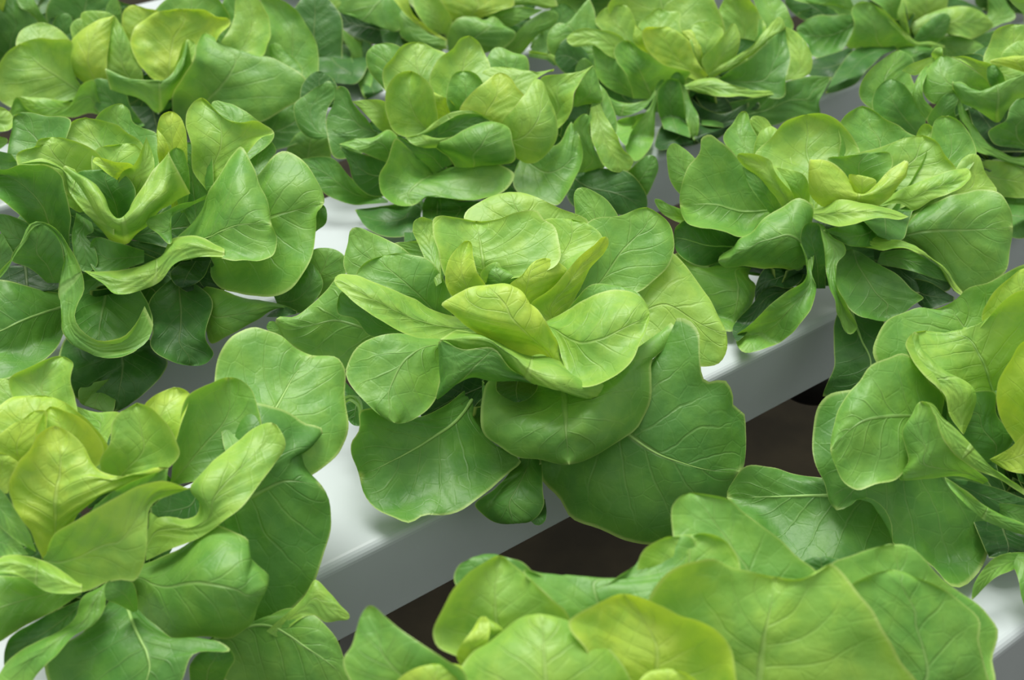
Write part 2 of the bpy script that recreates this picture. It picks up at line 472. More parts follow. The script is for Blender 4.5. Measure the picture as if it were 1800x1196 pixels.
    def beyond_frame(s):
        """the rest of a head that reaches past the picture's edges: only leaves that lie wholly outside the frame"""
        rng = random.Random(leaf_count[0] + 77)
        nv, nu = 20, 15
        for n, R0, z0, rise, droop, c in ((9, 0.145, 0.015, 0.075, 0.085, 'outer'), (8, 0.115, 0.025, 0.105, 0.045, 'mid'), (7, 0.080, 0.035, 0.110, 0.010, 'young'), (5, 0.045, 0.04, 0.10, 0.0, 'heart')):
            for q in range(n):
                th = 2 * math.pi * (q + 0.6 * rng.random()) / n
                R = R0 * (0.9 + 0.2 * rng.random()); ph = rng.random() * 6.28
                d = np.array([math.cos(th), math.sin(th), 0]); t = np.array([-math.sin(th), math.cos(th), 0])
                P = np.zeros((nv, nu, 3)); uv = np.zeros((nv, nu, 2))
                for i in range(nv):
                    vv = i / (nv - 1)
                    w = 0.48 * R0 ** 0.5 * 0.32 * (math.sin(math.pi * min(1, 0.03 + 0.95 * vv ** 1.5)) ** 0.65) + 0.004
                    for j in range(nu):
                        uu = -1 + 2 * j / (nu - 1)
                        z = z0 + rise * vv ** 0.9 - droop * vv ** 3 + 0.018 * uu * uu * vv + 0.006 * abs(uu) ** 3 * math.sin(9 * vv + ph + 2 * uu)
                        P[i, j] = d * (0.006 + R * vv - 0.012 * uu * uu) + t * w * uu + np.array([0, 0, max(z, 0.008)])
                        uv[i, j] = (uu * .5 + .5, vv)
                Q = P.reshape(-1, 3) + s.base - CAM
                dep = Q @ FWD
                x = 900 + FPX * (Q @ RGT) / dep; y = 598 - FPX * (Q @ UPV) / dep
                if ((x > -6) & (x < 1806) & (y > -6) & (y < 1202)).any(): continue
                f = [(i*nu+j, i*nu+j+1, (i+1)*nu+j+1, (i+1)*nu+j) for i in range(nv-1) for j in range(nu-1)]
                o = mesh_object('leaf', P.reshape(-1, 3), f, LEAF, s.root, True, uv.reshape(-1, 2))
                o.color = srgb(COLS[c])
# ---- central lettuce
L = Lettuce(1, -0.080, 'open butterhead lettuce in the centre, standing over the white channel edge')
L.heart_of()
L.under(890, 610, 200, 160)
L.frame(460, 330)
L.leaf([[(1256,800),(1150,500),(1080,250),(1065,150),(1150,75),(1300,28)], [(1256,800),(1500,500),(1700,300),(1720,190),(1560,105),(1430,48),(1300,28)]], D=(-1,-4,-5.5), c='young')
L.frame(740, 330)
L.leaf([[(600,600),(800,300),(808,140),(822,3)], [(600,600),(1000,300),(1030,150),(1000,90),(930,35),(822,3)]], D=(-2,-5,-6), c='mid')
L.leaf([[(560,680),(820,430),(880,180),(1050,145),(1190,104)], [(560,700),(1100,570),(1310,390),(1340,290),(1290,170),(1190,104)]], D=(0,-2,-3), E=(0.5,0.5), c='mid')
L.leaf([[(560,700),(1100,560),(1320,340),(1420,440),(1500,550),(1560,670),(1605,760)], [(560,760),(1150,850),(1400,930),(1490,942),(1565,925),(1612,840),(1605,760)]], D=(-.5,-1,-1), E=(-1,0.6), c='young')
L.frame(460, 330)
L.leaf([[(1150,850),(800,700),(520,560),(445,430),(450,300),(475,212)], [(1150,850),(950,500),(780,350),(690,285),(590,235),(475,212)]], D=(0,-2.5,-3.5), c='mid')
L.leaf([[(1100,800),(850,450),(700,295)], [(1100,800),(960,500),(960,300),(900,280),(800,282),(700,290)]], D=(0,-2.8,-3.8), c='mid')
L.leaf([[(1000,880),(700,640),(400,470),(330,545),(260,625),(170,680),(75,690)], [(1000,900),(700,900),(440,960),(280,900),(160,830),(100,770),(75,690)]], D=(0,-.3,.5), E=(-.5,-.5), c='mid')
L.leaf([[(100,800),(45,760),(25,735),(40,705)], [(110,780),(85,730),(70,705),(40,705)]], D=(0,0,0), c='mid')
L.leaf([[(1000,820),(700,690),(430,545)], [(1000,860),(700,790),(560,775),(490,690),(400,660),(398,600),(425,545)]], D=(.3,.8,1.2), c='outer')
L.leaf([[(960,760),(700,640),(520,520),(493,465),(530,405),(640,358)], [(990,740),(1000,600),(950,470),(880,380),(780,350),(640,358)]], D=(0.4,-.6,-1.6), E=(0.5,0.2), c='mid')
L.leaf([[(1100,690),(900,640),(740,565),(600,500),(480,462),(400,462),(380,490)], [(1140,790),(1000,805),(900,803),(780,775),(650,720),(540,650),(450,570),(380,490)]], D=(2,2.2,1.8), E=(-1.4,.4), c='young')
# front left round leaf
L.frame(580, 560)
L.leaf([[(150,420),(72,330),(75,480),(120,560)], [(220,430),(200,560),(120,560)]], D=(1,1.5,2), c='old')
L.leaf([[(150,520),(140,455),(100,430),(60,458),(50,440)], [(165,520),(176,470),(150,415),(90,405),(50,435)]], D=(3.6,3.9,3.4), E=(-.4,.4), c='mid')
L.leaf([[(800,330),(450,520),(220,470),(155,490),(140,590),(105,650),(112,710),(140,780),(155,835)], [(810,360),(830,620),(960,715),(1000,740),(870,860),(790,940),(700,1000),(600,1035),(490,1040),(420,1075),(310,1040),(220,980),(170,900),(155,835)]],
       mid=[(800,340),(690,510),(520,640),(330,750),(155,835)], D=(0.5,3,4.5,4.8), E=(0.6,0.8), c='outer', rib=2.2)
L.leaf([[(850,160),(500,95),(300,80),(180,120),(110,210),(85,290),(130,380),(200,460),(340,550)], [(850,200),(600,200),(583,300),(560,420),(480,505),(400,548),(340,550)]], D=(2.5,5.0,6.3), E=(-.6,-.8), c='mid')
L.leaf([[(1060,640),(960,790),(860,890),(760,985),(820,1045),(900,1078),(980,1075)], [(1070,640),(1115,780),(1118,880),(1125,990),(1100,1030),(1050,1062),(980,1075)]], D=(3,4.5,4.8), E=(-.6,-.6), c='outer')
L.leaf([[(1125,950),(1105,1015),(1055,1062),(1090,1088)], [(1130,950),(1137,1020),(1130,1065),(1090,1088)]], D=(4.1,4.4,4.6), c='old')
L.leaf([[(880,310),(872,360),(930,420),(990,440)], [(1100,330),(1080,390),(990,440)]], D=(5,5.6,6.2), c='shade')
L.frame(780, 580)
L.leaf([[(620,200),(900,180),(1090,160),(1170,70),(1225,-70),(1290,-50),(1335,0),(1348,120),(1380,270),(1480,265),(1515,320),(1530,410),(1565,425),(1585,520),(1590,620),(1570,750)],
        [(600,260),(500,650),(520,790),(600,880),(650,970),(800,1040),(960,1105),(1080,1130),(1210,1100),(1350,1010),(1490,880),(1570,750)]],
       mid=[(610,230),(970,550),(1100,640),(1250,700),(1400,740),(1570,750)], D=(1,3.2,4.2,4.0), E=(-.5,-1.2), c='outer', rib=2.2)
L.leaf([[(600,180),(220,285),(192,420),(215,560),(300,610),(400,675),(520,690),(660,710)], [(640,160),(900,230),(1130,35),(1200,-40),(1215,-20),(1170,75),(1092,165),(1092,250),(1080,390),(1020,490),(900,600),(800,665),(660,710)]],
       mid=[(620,170),(640,480),(660,710)], D=(2,6.5,7.2), E=(-1.2,-2.2), c='mid')
L.frame(580, 560)
# front leaf with a rolled rim
L.leaf([[(640,70),(800,95),(1000,190),(1180,180),(1300,260),(1450,280),(1510,300)],
        [(580,110),(700,108),(830,113),(900,150),(980,210),(1040,260),(1150,320),(1300,370),(1420,385),(1508,305)],
        [(585,113),(690,165),(860,160),(900,225),(1000,325),(1100,345),(1230,390),(1340,418),(1420,405),(1480,350),(1510,303)]],
       D=(6,7.2,7.4,5.6), E=(-4,-.3), c='young', swap=True)
L.leaf([[(585,112),(690,160),(860,158),(950,260),(1080,345)], [(570,125),(578,280),(585,330),(560,425),(650,350),(740,312),(850,330),(1000,335),(1080,350)]], D=(6.6,6.8,6.9), E=(.1,-.6), c='outer', swap=True)
L.frame(740, 330)
# heart
L.leaf([[(1180-838,500),(1000-838,540),(940-838,430),(915-838,320),(900-838,210),(905-838,160),(945-838,145),(1010-838,155),(1130-838,176)], [(1180-838,500),(1400-838,470),(1570-838,370),(1560-838,270),(1540-838,200),(1480-838,165),(1450-838,125),(1350-838,128),(1240-838,165),(1130-838,176)]], D=(0,-.8,-1.5), E=(.8,.9), mid=[(342,500),(320,340),(292,176)], c='young')
L.leaf([[(80,520),(-18,280),(-43,230),(-38,175),(7,155)], [(110,500),(92,300),(67,180),(7,155)]], D=(0,-1.8,-2.2), c='young')
L.leaf([[(640,520),(640,300),(650,170),(720,160),(790,166)], [(740,520),(850,370),(955,262),(930,225),(870,188),(790,166)]], D=(0,-1.4,-2), E=(.2,.6), c='young')
L.leaf([[(412,560),(312,450),(362,400),(447,382)], [(412,560),(562,450),(522,405),(447,382)]], D=(1,.5,.3), c='young')
L.leaf([[(412,600),(332,510),(312,450),(352,423),(397,418)], [(412,600),(482,520),(517,475),(472,447),(397,418)]], D=(1.6,1.2,1.1), E=(-.3,-.3), c='mid')
L.leaf([[(252,620),(172,575),(127,500),(132,420),(182,325),(252,280)], [(262,620),(342,520),(292,440),(274,370),(252,280)]], D=(1.8,1.2,.6), E=(.2,.7), c='heart')
L.leaf([[(680,720),(580,630),(700,505),(800,395),(900,305),(975,258)], [(720,720),(800,600),(840,520),(900,420),(970,340),(988,285),(975,258)]], D=(2.4,1.2,0.2), E=(.6,-.4), c='heart')
L.leaf([[(560,660),(500,545),(465,520),(530,458),(600,385),(655,370)], [(560,660),(545,580),(562,500),(590,410),(620,380),(655,370)], [(590,660),(700,520),(770,440),(720,395),(655,370)]], D=(2.8,2.2,1.6), E=(-.2,-.5), c='heart')
L.leaf([[(700,740),(810,590),(870,525),(960,503),(1080,528)], [(750,740),(1000,700),(1195,640),(1160,575),(1080,528)]], D=(2.5,2.2,1.6), c='mid')
L.leaf([[(645,715),(800,630),(900,570),(980,547),(1080,550),(1160,590),(1202,660)], [(645,725),(710,810),(740,900),(765,975),(830,1042),(920,1040),(1010,1000),(1090,925),(1150,840),(1190,740),(1202,660)]], D=(4.0,6.6,5.2), E=(-1.8,.9), c='young')
L.leaf([[(560,890),(400,830),(270,740),(150,660),(105,615),(160,570),(240,530),(350,512)],
        [(650,880),(480,760),(330,640),(300,560),(350,512)],
        [(760,975),(720,900),(660,830),(600,740),(540,650),(530,590),(490,545),(430,517),(350,512)],
        [(770,985),(745,930),(735,860),(690,770),(640,690),(590,630),(540,585),(495,543),(430,515),(350,512)]], D=(6,5.6,4.2), E=(-.8,-.8), c='heart')
L.frame(580, 560)
L.leaf([[(800,300),(600,330),(480,520)], [(800,420),(700,520),(560,560),(480,520)]], D=(0.2,0.6,0.6), c='shade')
# ---- left lettuce of the second row
L = Lettuce(2, -0.207, 'open lettuce at the left edge with a deep V-shaped rim')
L.heart_of()
L.under(210, 420, 190, 130)
L.frame(0, 160)
L.leaf([[(400,600),(150,450),(40,390),(40,300),(65,190),(75,130)], [(420,600),(340,300),(370,150),(250,130),(75,130)]], D=(-1,-4,-5), E=(.5,.5), c='outer')
L.leaf([[(700,700),(560,300),(500,150),(565,85),(640,67)], [(720,700),(830,400),(820,220),(740,190),(700,165),(672,90),(640,67)]], D=(-1,-4.5,-6), E=(.4,.4), c='mid')
L.leaf([[(600,700),(400,450),(320,240),(385,152),(450,140)], [(650,700),(760,450),(745,275),(650,200),(550,157),(450,140)]], D=(-.5,-3.5,-5), E=(.6,.6), c='young')
L.leaf([[(1150,420),(1120,150),(1118,57)], [(1250,420),(1430,205),(1370,165),(1290,110),(1200,68),(1118,57)]], D=(-1,-3,-4), c='mid')
L.leaf([[(1330,500),(1300,330),(1320,290),(1380,247)], [(1380,500),(1420,360),(1452,315),(1430,270),(1380,247)]], D=(-1,-2.5,-3), c='outer')
L.leaf([[(1640,740),(1668,600),(1700,600)], [(1660,740),(1715,690),(1717,640),(1700,600)]], D=(.4,.6,.6), c='outer')
L.leaf([[(1085,540),(1020,420),(1005,280),(978,180),(990,100),(1030,48),(1062,35)], [(1090,520),(1200,440),(1330,300),(1385,240),(1440,217),(1400,185),(1345,158),(1265,165),(1180,140),(1130,90),(1062,35)]], mid=[(1088,530),(1120,400),(1165,270),(1150,150),(1062,35)], D=(.8,-.8,-2), E=(.9,.9), c='young')
L.leaf([[(900,620),(840,400),(825,290),(824,190),(850,125),(900,107)], [(940,620),(985,450),(985,300),(970,190),(940,130),(900,107)]], D=(.5,0,-.6), E=(.5,.3), c='heart')
L.leaf([[(850,420),(828,290),(826,200)], [(860,420),(892,330),(865,250),(826,200)]], D=(1.2,.9,.6), c='heart')
L.leaf([[(950,640),(900,470),(890,370),(895,315),(925,297)], [(970,640),(1005,480),(985,370),(960,310),(925,297)]], D=(1.4,.9,.6), E=(.3,.3), c='mid')
L.leaf([[(420,640),(200,480),(95,390),(85,335),(120,303),(185,290),(195,262),(270,245)], [(500,620),(540,460),(535,345),(450,280),(370,250),(270,245)]], D=(1.2,.5,0), E=(.7,.5), c='young')
L.leaf([[(600,640),(480,420),(490,330),(520,295),(600,283),(660,279)], [(650,640),(750,420),(742,300),(720,281),(660,279)]], D=(1.2,.4,-.2), E=(.4,.4), c='young')
L.leaf([[(640,660),(620,500),(640,430),(700,395),(745,310),(770,240)], [(700,660),(760,500),(812,400),(795,310),(770,240)]], D=(2,1.7,1.4), E=(.2,-.3), c='young')
L.leaf([[(660,500),(600,455),(530,405),(488,365),(500,350)], [(690,440),(700,395),(600,375),(500,350)]], D=(1.9,1.8,1.7), c='heart')
L.leaf([[(620,760),(520,580),(405,430),(500,412),(590,422)], [(650,760),(695,620),(718,530),(680,462),(590,422)]], D=(1.6,1.9,2.0), E=(.4,.4), c='outer')
L.leaf([[(1050,780),(1250,500),(1360,430),(1430,350),(1480,325),(1560,345),(1640,420),(1688,520),(1704,590)], [(1050,850),(1110,880),(1105,970),(1150,1030),(1250,1065),(1350,1085),(1460,1085),(1540,1040),(1605,950),(1645,850),(1662,720),(1664,640),(1704,590)]], mid=[(1050,800),(1250,720),(1450,655),(1704,590)], D=(0.5,1.2,1.0), E=(-1.2,1.4), c='mid')
L.leaf([[(1090,545),(1040,575),(960,590),(850,640),(780,670),(768,695)], [(1080,570),(980,620),(900,660),(890,800),(840,755),(768,695)]], D=(2.5,2.8,3), c='mid')
L.leaf([[(400,640),(380,800),(440,950)], [(480,690),(490,740),(455,755),(500,830),(507,920),(440,950)]], D=(2.2,2.7,3), c='outer')
L.leaf([[(760,840),(620,800),(490,780)], [(760,900),(640,940),(510,960),(490,780)]], D=(2,2.8,3.2), c='outer')
L.leaf([[(950,900),(895,960),(920,1015),(955,1033)], [(1110,890),(1060,990),(955,1033)]], D=(2.6,3,3.2), c='shade')
# V-shaped rim
L.leaf([[(390,410),(470,470),(540,560),(585,655),(615,675),(650,665),(690,600),(750,505),(830,400),(892,315)],
        [(330,400),(430,470),(510,560),(570,660),(620,692),(690,668),(770,600),(850,535),(885,450),(893,340)],
        [(345,540),(440,640),(530,730),(600,790),(660,805),(720,760),(780,700),(860,620),(950,560),(1000,540)]],
       D=(2.6,4.2,2.4), E=(-1.0,-2.2), c='young', swap=True)
L.leaf([[(600,690),(540,600),(480,530),(400,440),(330,390),(230,354),(115,378)], [(600,760),(480,670),(400,590),(355,510),(325,435),(250,398),(115,382)]], D=(4.0,3.4,3.0), E=(-.6,-.4), c='young', swap=True)
L.leaf([[(250,800),(150,870),(70,870),(0,740),(-60,650)], [(250,780),(160,700),(80,665),(0,645),(-60,650)]], D=(2.2,2.2,2.2), c='outer')
L.leaf([[(200,760),(130,690),(0,570),(-120,480),(-100,420)], [(370,820),(367,700),(345,560),(330,450),(270,405),(150,388),(20,410),(-100,420)]], mid=[(280,780),(220,600),(100,480),(-100,420)], D=(2.6,2.2,2.2), E=(.9,1.6), c='outer')
L.leaf([[(-60,950),(-40,800),(0,750)], [(0,960),(68,870),(40,800),(0,750)]], D=(3,3,3), c='outer')
L.leaf([[(880,830),(1000,700),(1130,500),(1275,297),(1310,350),(1370,470),(1408,580),(1428,700)], [(880,900),(1040,872),(1150,870),(1260,890),(1370,908),(1440,865),(1455,790),(1428,700)]], mid=[(880,850),(1090,770),(1250,705),(1428,700)], D=(2,3.4,4.6), E=(-1.8,1.2), c='mid', rib=1.2)
L.leaf([[(1180,830),(1000,765),(900,785),(860,860),(760,910),(640,935),(500,950),(440,945)], [(1180,876),(1040,874),(960,890),(880,950),(800,1020),(720,1055),(590,1070),(540,1020),(480,975),(440,945)]], D=(4.6,4.7,4.6), E=(-1.2,.2), c='young', swap=True)
L.leaf([[(250,1010),(150,930),(60,890),(120,780),(165,705),(190,692)], [(320,1010),(342,900),(330,820),(285,745),(215,690),(190,692)]], D=(3.6,3.7,4.0), E=(.4,.4), c='outer')
L.leaf([[(-20,975),(60,875),(120,775),(160,698),(215,684),(290,720),(350,800),(400,880),(438,960),(438,1040),(405,1118),(400,1198),(440,1258),(500,1298),(560,1303),(650,1288),(700,1240),(760,1130)],
        [(-20,1000),(70,895),(140,790),(180,720),(220,700),(280,745),(325,800),(342,870),(330,950),(310,1030),(318,1110),(328,1258),(380,1330),(450,1370),(530,1402),(640,1388),(720,1360),(787,1293),(806,1228)]], D=(4,4.4,5,5.8,6.2,5.6), E=(.2,.2), c='mid', swap=True)
L.frame(0, 400)
L.leaf([[(920,250),(780,400),(800,560),(790,610),(880,700),(1000,727)], [(960,250),(1110,380),(1090,590),(1130,670),(1090,712),(1000,727)]], D=(1.5,2.4,3), E=(.6,.6), c='old')
L.leaf([[(1400,470),(1450,472),(1560,455)], [(1430,440),(1500,415),(1562,440)]], D=(2.7,2.7,2.7), c='old', crinkle=.3)
L.leaf([[(1000,300),(1110,316),(1250,355),(1430,383),(1560,440)], [(1050,420),(1085,560),(1095,608),(1200,570),(1300,520),(1430,440),(1500,425),(1560,440)]], D=(2.4,3.2,3.2), E=(-.8,-.2), c='mid')
L.leaf([[(600,450),(330,600),(300,720),(400,900),(500,960),(605,972)], [(640,450),(790,600),(885,710),(850,780),(760,870),(605,972)]], mid=[(620,450),(640,760),(605,972)], D=(1.5,2.8,2.8), E=(-.3,-.5), c='old')
L.leaf([[(600,790),(410,870),(420,920),(500,950)], [(625,795),(610,900),(590,970),(500,950)]], D=(3.4,3.4,3.3), c='mid')
L.leaf([[(400,380),(250,330),(150,300),(0,270),(-150,300),(-200,500)], [(400,420),(340,560),(250,690),(60,790),(-80,800),(-200,500)]], mid=[(400,400),(240,445),(120,490),(0,545),(-200,600)], D=(2,3.4,3.6), E=(-.4,-.6), c='outer', rib=1.8)
L.leaf([[(450,240),(325,260),(310,330),(325,450),(330,540),(380,610),(450,650),(530,682)], [(700,250),(740,330),(785,420),(808,510),(780,575),(720,640),(640,668),(530,682)]], mid=[(580,250),(540,440),(520,560),(530,682)], D=(1.4,1.8,4.4), E=(1.7,1.4), c='outer')
L.frame(460, 330)
L.leaf([[(150,600),(200,420),(260,330),(340,317)], [(200,620),(330,560),(445,440),(445,375),(400,330),(340,317)]], D=(1,1.5,1.2), c='mid')
L.leaf([[(60,560),(180,500),(250,395)], [(90,630),(210,657),(285,590),(320,510),(295,440),(250,395)]], D=(1.5,2,2), c='outer')
L.frame(0, 160)
L.leaf([[(900,880),(950,1040),(1100,1060)], [(1100,860),(1150,960),(1180,1050),(1100,1060)]], D=(.2,1.2,1.2), c='shade')
L.leaf([[(-80,300),(-80,450),(60,450)], [(60,330),(90,380),(60,450)]], D=(-2,-2,-2), c='outer')
L.leaf([[(1000,700),(900,480),(960,280)], [(1060,700),(1120,480),(1090,300),(960,280)]], D=(-.6,-1.2,-1.6), c='outer')
L.frame(0, 400)
L.leaf([[(-60,200),(-40,320),(150,340)], [(320,200),(330,300),(150,340)]], D=(.2,1.4,1.4), c='shade')
# ---- front left lettuce
L = Lettuce(1, -0.362, 'large lettuce in the bottom left corner with a bright yellow-green heart leaf')
L.heart_of()
L.under(150, 900, 170, 150)
L.frame(0, 600)
L.leaf([[(1200,620),(1150,400),(1128,200),(1160,55),(1255,-45),(1340,-75),(1400,-60),(1480,-30),(1560,40),(1640,75)], [(1300,700),(1640,705),(1734,631),(1800,550),(1827,440),(1818,280),(1812,150),(1775,93),(1700,82),(1640,75)]], mid=[(1250,660),(1450,355),(1560,165),(1640,75)], D=(0,-4,-6.5), E=(-.8,-.8), c='mid', rib=2)
L.leaf([[(280,640),(100,350),(45,195),(140,135),(240,95),(330,80)], [(350,640),(410,400),(395,300),(378,200),(385,110),(330,80)]], D=(0,-2.5,-4), E=(.3,.9), c='young')
L.leaf([[(200,640),(-100,350),(-150,230),(0,198)], [(300,640),(320,340),(240,280),(110,207),(0,198)]], D=(0,-2,-3), c='young')
L.leaf([[(450,700),(420,450),(395,340)], [(560,700),(570,520),(632,378),(520,372),(395,340)]], D=(0,-1.6,-2.6), c='young')
L.leaf([[(300,740),(0,500),(-100,420),(0,345),(70,303),(160,287),(240,288)], [(420,740),(570,560),(490,450),(420,380),(330,315),(240,288)]], D=(.8,-.8,-1.8), E=(.5,.5), c='heart')
L.leaf([[(150,760),(-60,560),(0,490),(90,430),(180,368)], [(220,720),(240,500),(235,365),(180,368)]], D=(1.2,.4,0), E=(.3,.3), c='heart')
L.leaf([[(300,740),(180,560),(210,420),(262,345)], [(420,740),(545,560),(500,475),(430,410),(340,365),(262,345)]], D=(1.6,.7,0.2), E=(.5,.5), c='heart')
L.leaf([[(-40,800),(-60,600),(0,585)], [(40,800),(65,720),(97,640),(50,605),(0,585)]], D=(2,2,2), c='heart')
L.leaf([[(1000,800),(1200,500),(1350,335),(1430,350),(1540,385),(1600,430),(1697,475),(1680,503),(1585,472),(1575,560),(1590,640),(1640,710),(1690,760)], [(1000,900),(1200,1200),(1300,1521),(1450,1466),(1540,1406),(1640,1286),(1700,1126),(1745,956),(1735,850),(1690,760)]], mid=[(1000,850),(1200,850),(1340,800),(1500,735),(1690,760)], D=(0.5,-1.2,-2.4), E=(-1.4,-.4), c='outer')
L.leaf([[(880,760),(930,500),(990,290),(1100,230),(1200,190)], [(900,770),(1200,660),(1370,480),(1350,330),(1320,250),(1260,203),(1200,190)]], mid=[(890,765),(1060,560),(1200,380),(1200,190)], D=(0.8,-1.4,-2.4), E=(1.0,.5), c='mid')
L.leaf([[(700,720),(730,400),(765,325),(840,270),(930,243)], [(760,720),(920,520),(945,430),(985,340),(999,280),(930,243)]], D=(1,0,-1), E=(.2,.6), c='heart')
L.leaf([[(1000,770),(900,790),(790,880)], [(1085,820),(1070,950),(920,970),(790,900)]], D=(1,1.2,1.6), c='old', crinkle=.4)
L.leaf([[(770,1000),(790,890),(870,905),(950,942),(1040,915),(1055,850),(1000,778),(1100,650),(1250,540),(1430,428)], [(765,1155),(900,1090),(1060,1020),(1200,930),(1330,790),(1440,650),(1502,545),(1475,470),(1430,428)]], D=(3,2.4,0.2), E=(-.6,.3), c='young')
L.leaf([[(560,780),(530,620),(575,540),(590,430),(640,370),(720,325)], [(640,780),(760,712),(885,662),(938,590),(915,520),(865,425),(795,350),(720,325)]], D=(1.8,1.2,.6), E=(.7,.9), c='young')
# dark side leaf between heart and front leaf
L.leaf([[(500,860),(640,760),(880,665)], [(440,960),(700,880),(870,760),(885,670)]], D=(3,3,2.6), c='mid')
L.leaf([[(230,1150),(160,1000),(60,850),(38,770),(90,650),(150,560),(215,478),(290,445)], [(330,1000),(450,870),(560,800),(700,760),(885,662),(750,716),(640,727),(560,690),(490,620),(440,550),(360,475),(290,445)]], mid=[(280,1080),(310,760),(320,600),(290,445)], D=(4,3.4,2.4), E=(.3,.3), c='heart', crinkle=1.8)
L.leaf([[(-80,720),(0,780),(60,850),(120,950),(170,1045),(190,1108)], [(-80,900),(0,970),(60,1020),(130,1080),(190,1108)]], D=(4,4.4,4.6), E=(.4,-.4), c='mid')
L.frame(0, 796)
L.leaf([[(-80,380),(0,390),(80,450),(150,535)], [(-80,560),(0,550),(80,540),(150,535)]], D=(3.6,4.0,4.2), c='mid')
L.leaf([[(1400,940),(1600,750),(1655,665),(1730,735),(1790,800),(1838,870)], [(1450,970),(1660,860),(1710,892),(1780,885),(1838,870)]], D=(.2,.2,.2), c='young')
L.leaf([[(1050,990),(1300,930),(1540,820),(1660,860),(1730,930),(1790,1050),(1835,1190),(1840,1260)], [(1050,1050),(1200,1200),(1500,1350),(1700,1380),(1840,1260)]], mid=[(1050,1010),(1420,912),(1600,1010),(1790,1165),(1840,1260)], D=(1,.6,.6), E=(-.4,-.4), c='mid', rib=1.8)
L.leaf([[(620,720),(450,930),(240,1110),(250,1200),(400,1300),(700,1330)], [(650,720),(800,900),(950,985),(1130,983),(1205,1030),(1010,1070),(960,1200),(850,1300),(700,1330)]], mid=[(640,730),(700,900),(790,1150),(700,1330)], D=(3,4.6,5.2), E=(.5,.2), c='outer', rib=1.8)
L.leaf([[(1000,1240),(1005,1100),(1050,1055),(1150,1050)], [(1160,1240),(1200,1150),(1232,1085),(1210,1040),(1150,1050)]], D=(4.2,4.3,4.4), c='outer')
L.leaf([[(430,770),(200,880),(40,990),(20,1120)], [(450,800),(350,950),(100,1100),(20,1120)]], D=(3.6,4.2,4.4), c='old')
L.leaf([[(350,640),(150,650),(0,645),(-100,660),(-160,820)], [(430,745),(300,825),(180,885),(60,960),(0,997),(-100,1020),(-160,820)]], D=(4.6,5.0,5.2), E=(-.4,-.4), c='mid')
L.leaf([[(680,600),(900,520),(1130,385),(1240,425),(1305,460),(1312,545),(1360,595),(1412,650),(1390,740)], [(640,690),(715,760),(725,830),(775,890),(840,950),(950,985),(1100,975),(1235,970),(1310,910),(1350,830),(1390,740)]], D=(2.4,4.8,4.2), E=(-1.6,-1.2), c='mid')
L.leaf([[(700,840),(600,790),(560,775),(558,690),(565,680)], [(722,830),(722,760),(692,680),(620,668),(565,680)]], D=(5.0,5.0,5.1), c='outer', crinkle=.4)
L.leaf([[(560,685),(430,760),(390,860),(330,920),(200,1000),(40,1100),(-40,1220)], [(560,690),(556,800),(500,900),(390,965),(300,1060),(200,1150),(150,1240)]], D=(5.2,5.8,6.2), E=(-.6,.3), c='mid')
L.leaf([[(430,690),(240,575),(140,543),(50,538),(-60,580)], [(430,735),(350,742),(230,725),(150,670),(80,640),(0,636),(-60,640)]], D=(6.1,6.0,5.9), E=(-.6,.1), c='young', swap=True)
L.frame(0, 600)
L.leaf([[(235,1130),(250,1080),(290,1010),(410,940),(500,880),(600,820),(700,762),(850,738),(1000,776)], [(230,1170),(350,1326),(450,1316),(560,1266),(640,1251),(700,1263),(745,1200),(778,1086),(772,960),(775,900),(810,850),(880,815),(1000,776)]], D=(4.6,5.8,4.6), E=(.6,.4), c='young')
L.frame(0, 796)
L.leaf([[(-80,560),(-60,650),(60,670)], [(160,570),(170,640),(60,670)]], D=(3.2,3.4,3.4), c='mid')
# ---- right lettuce of the same channel as the central one
L = Lettuce(1, 0.203, 'lettuce right of the centre with a yellow-tinged round back leaf')
L.heart_of()
L.under(1450, 400, 215, 105)
L.frame(1160, 170, 2.781)
L.leaf([[(600,500),(470,200),(445,103)], [(650,500),(600,250),(545,140),(510,102),(445,103)]], D=(-1,-4,-5), c='young')
L.leaf([[(650,600),(380,320),(305,195),(350,140),(413,70)], [(680,600),(560,350),(480,200),(445,130),(413,70)]], D=(-.5,-3,-4.5), E=(.4,.4), c='mid')
L.leaf([[(850,600),(870,250),(878,125),(930,70),(990,45)], [(950,600),(1250,350),(1275,210),(1200,165),(1130,125),(1060,75),(990,45)]], D=(-.5,-3,-4.5), E=(.6,.6), c='mid')
L.leaf([[(1300,300),(1252,190),(1295,132)], [(1340,300),(1335,150),(1295,132)]], D=(-2,-4,-4.2), c='young')
L.leaf([[(1100,600),(1280,300),(1322,180),(1345,115),(1395,93)], [(1150,600),(1450,420),(1548,280),(1510,175),(1465,122),(1395,93)]], D=(0,-2.5,-4), E=(.5,.5), c='mid')
L.leaf([[(1150,640),(1400,420),(1540,280)], [(1200,660),(1500,500),(1648,460),(1595,380),(1540,280)]], D=(0,-1.4,-2.4), c='young')
L.leaf([[(620,600),(455,280),(470,200),(500,160),(545,145)], [(650,600),(640,300),(585,170),(545,145)]], D=(-.3,-2.5,-3.8), c='young')
L.leaf([[(740,640),(560,400),(465,280),(540,205),(620,120),(715,87)], [(760,640),(920,420),(980,280),(945,205),(880,138),(800,92),(715,87)]], D=(0,-2,-3.2), E=(.8,.8), c='young', rib=.8)
L.leaf([[(950,620),(820,330),(980,272),(1100,240),(1200,205),(1285,189)], [(1000,620),(1300,480),(1452,360),(1405,290),(1360,222),(1285,189)]], D=(.3,-1.6,-2.6), E=(.4,.8), c='young')
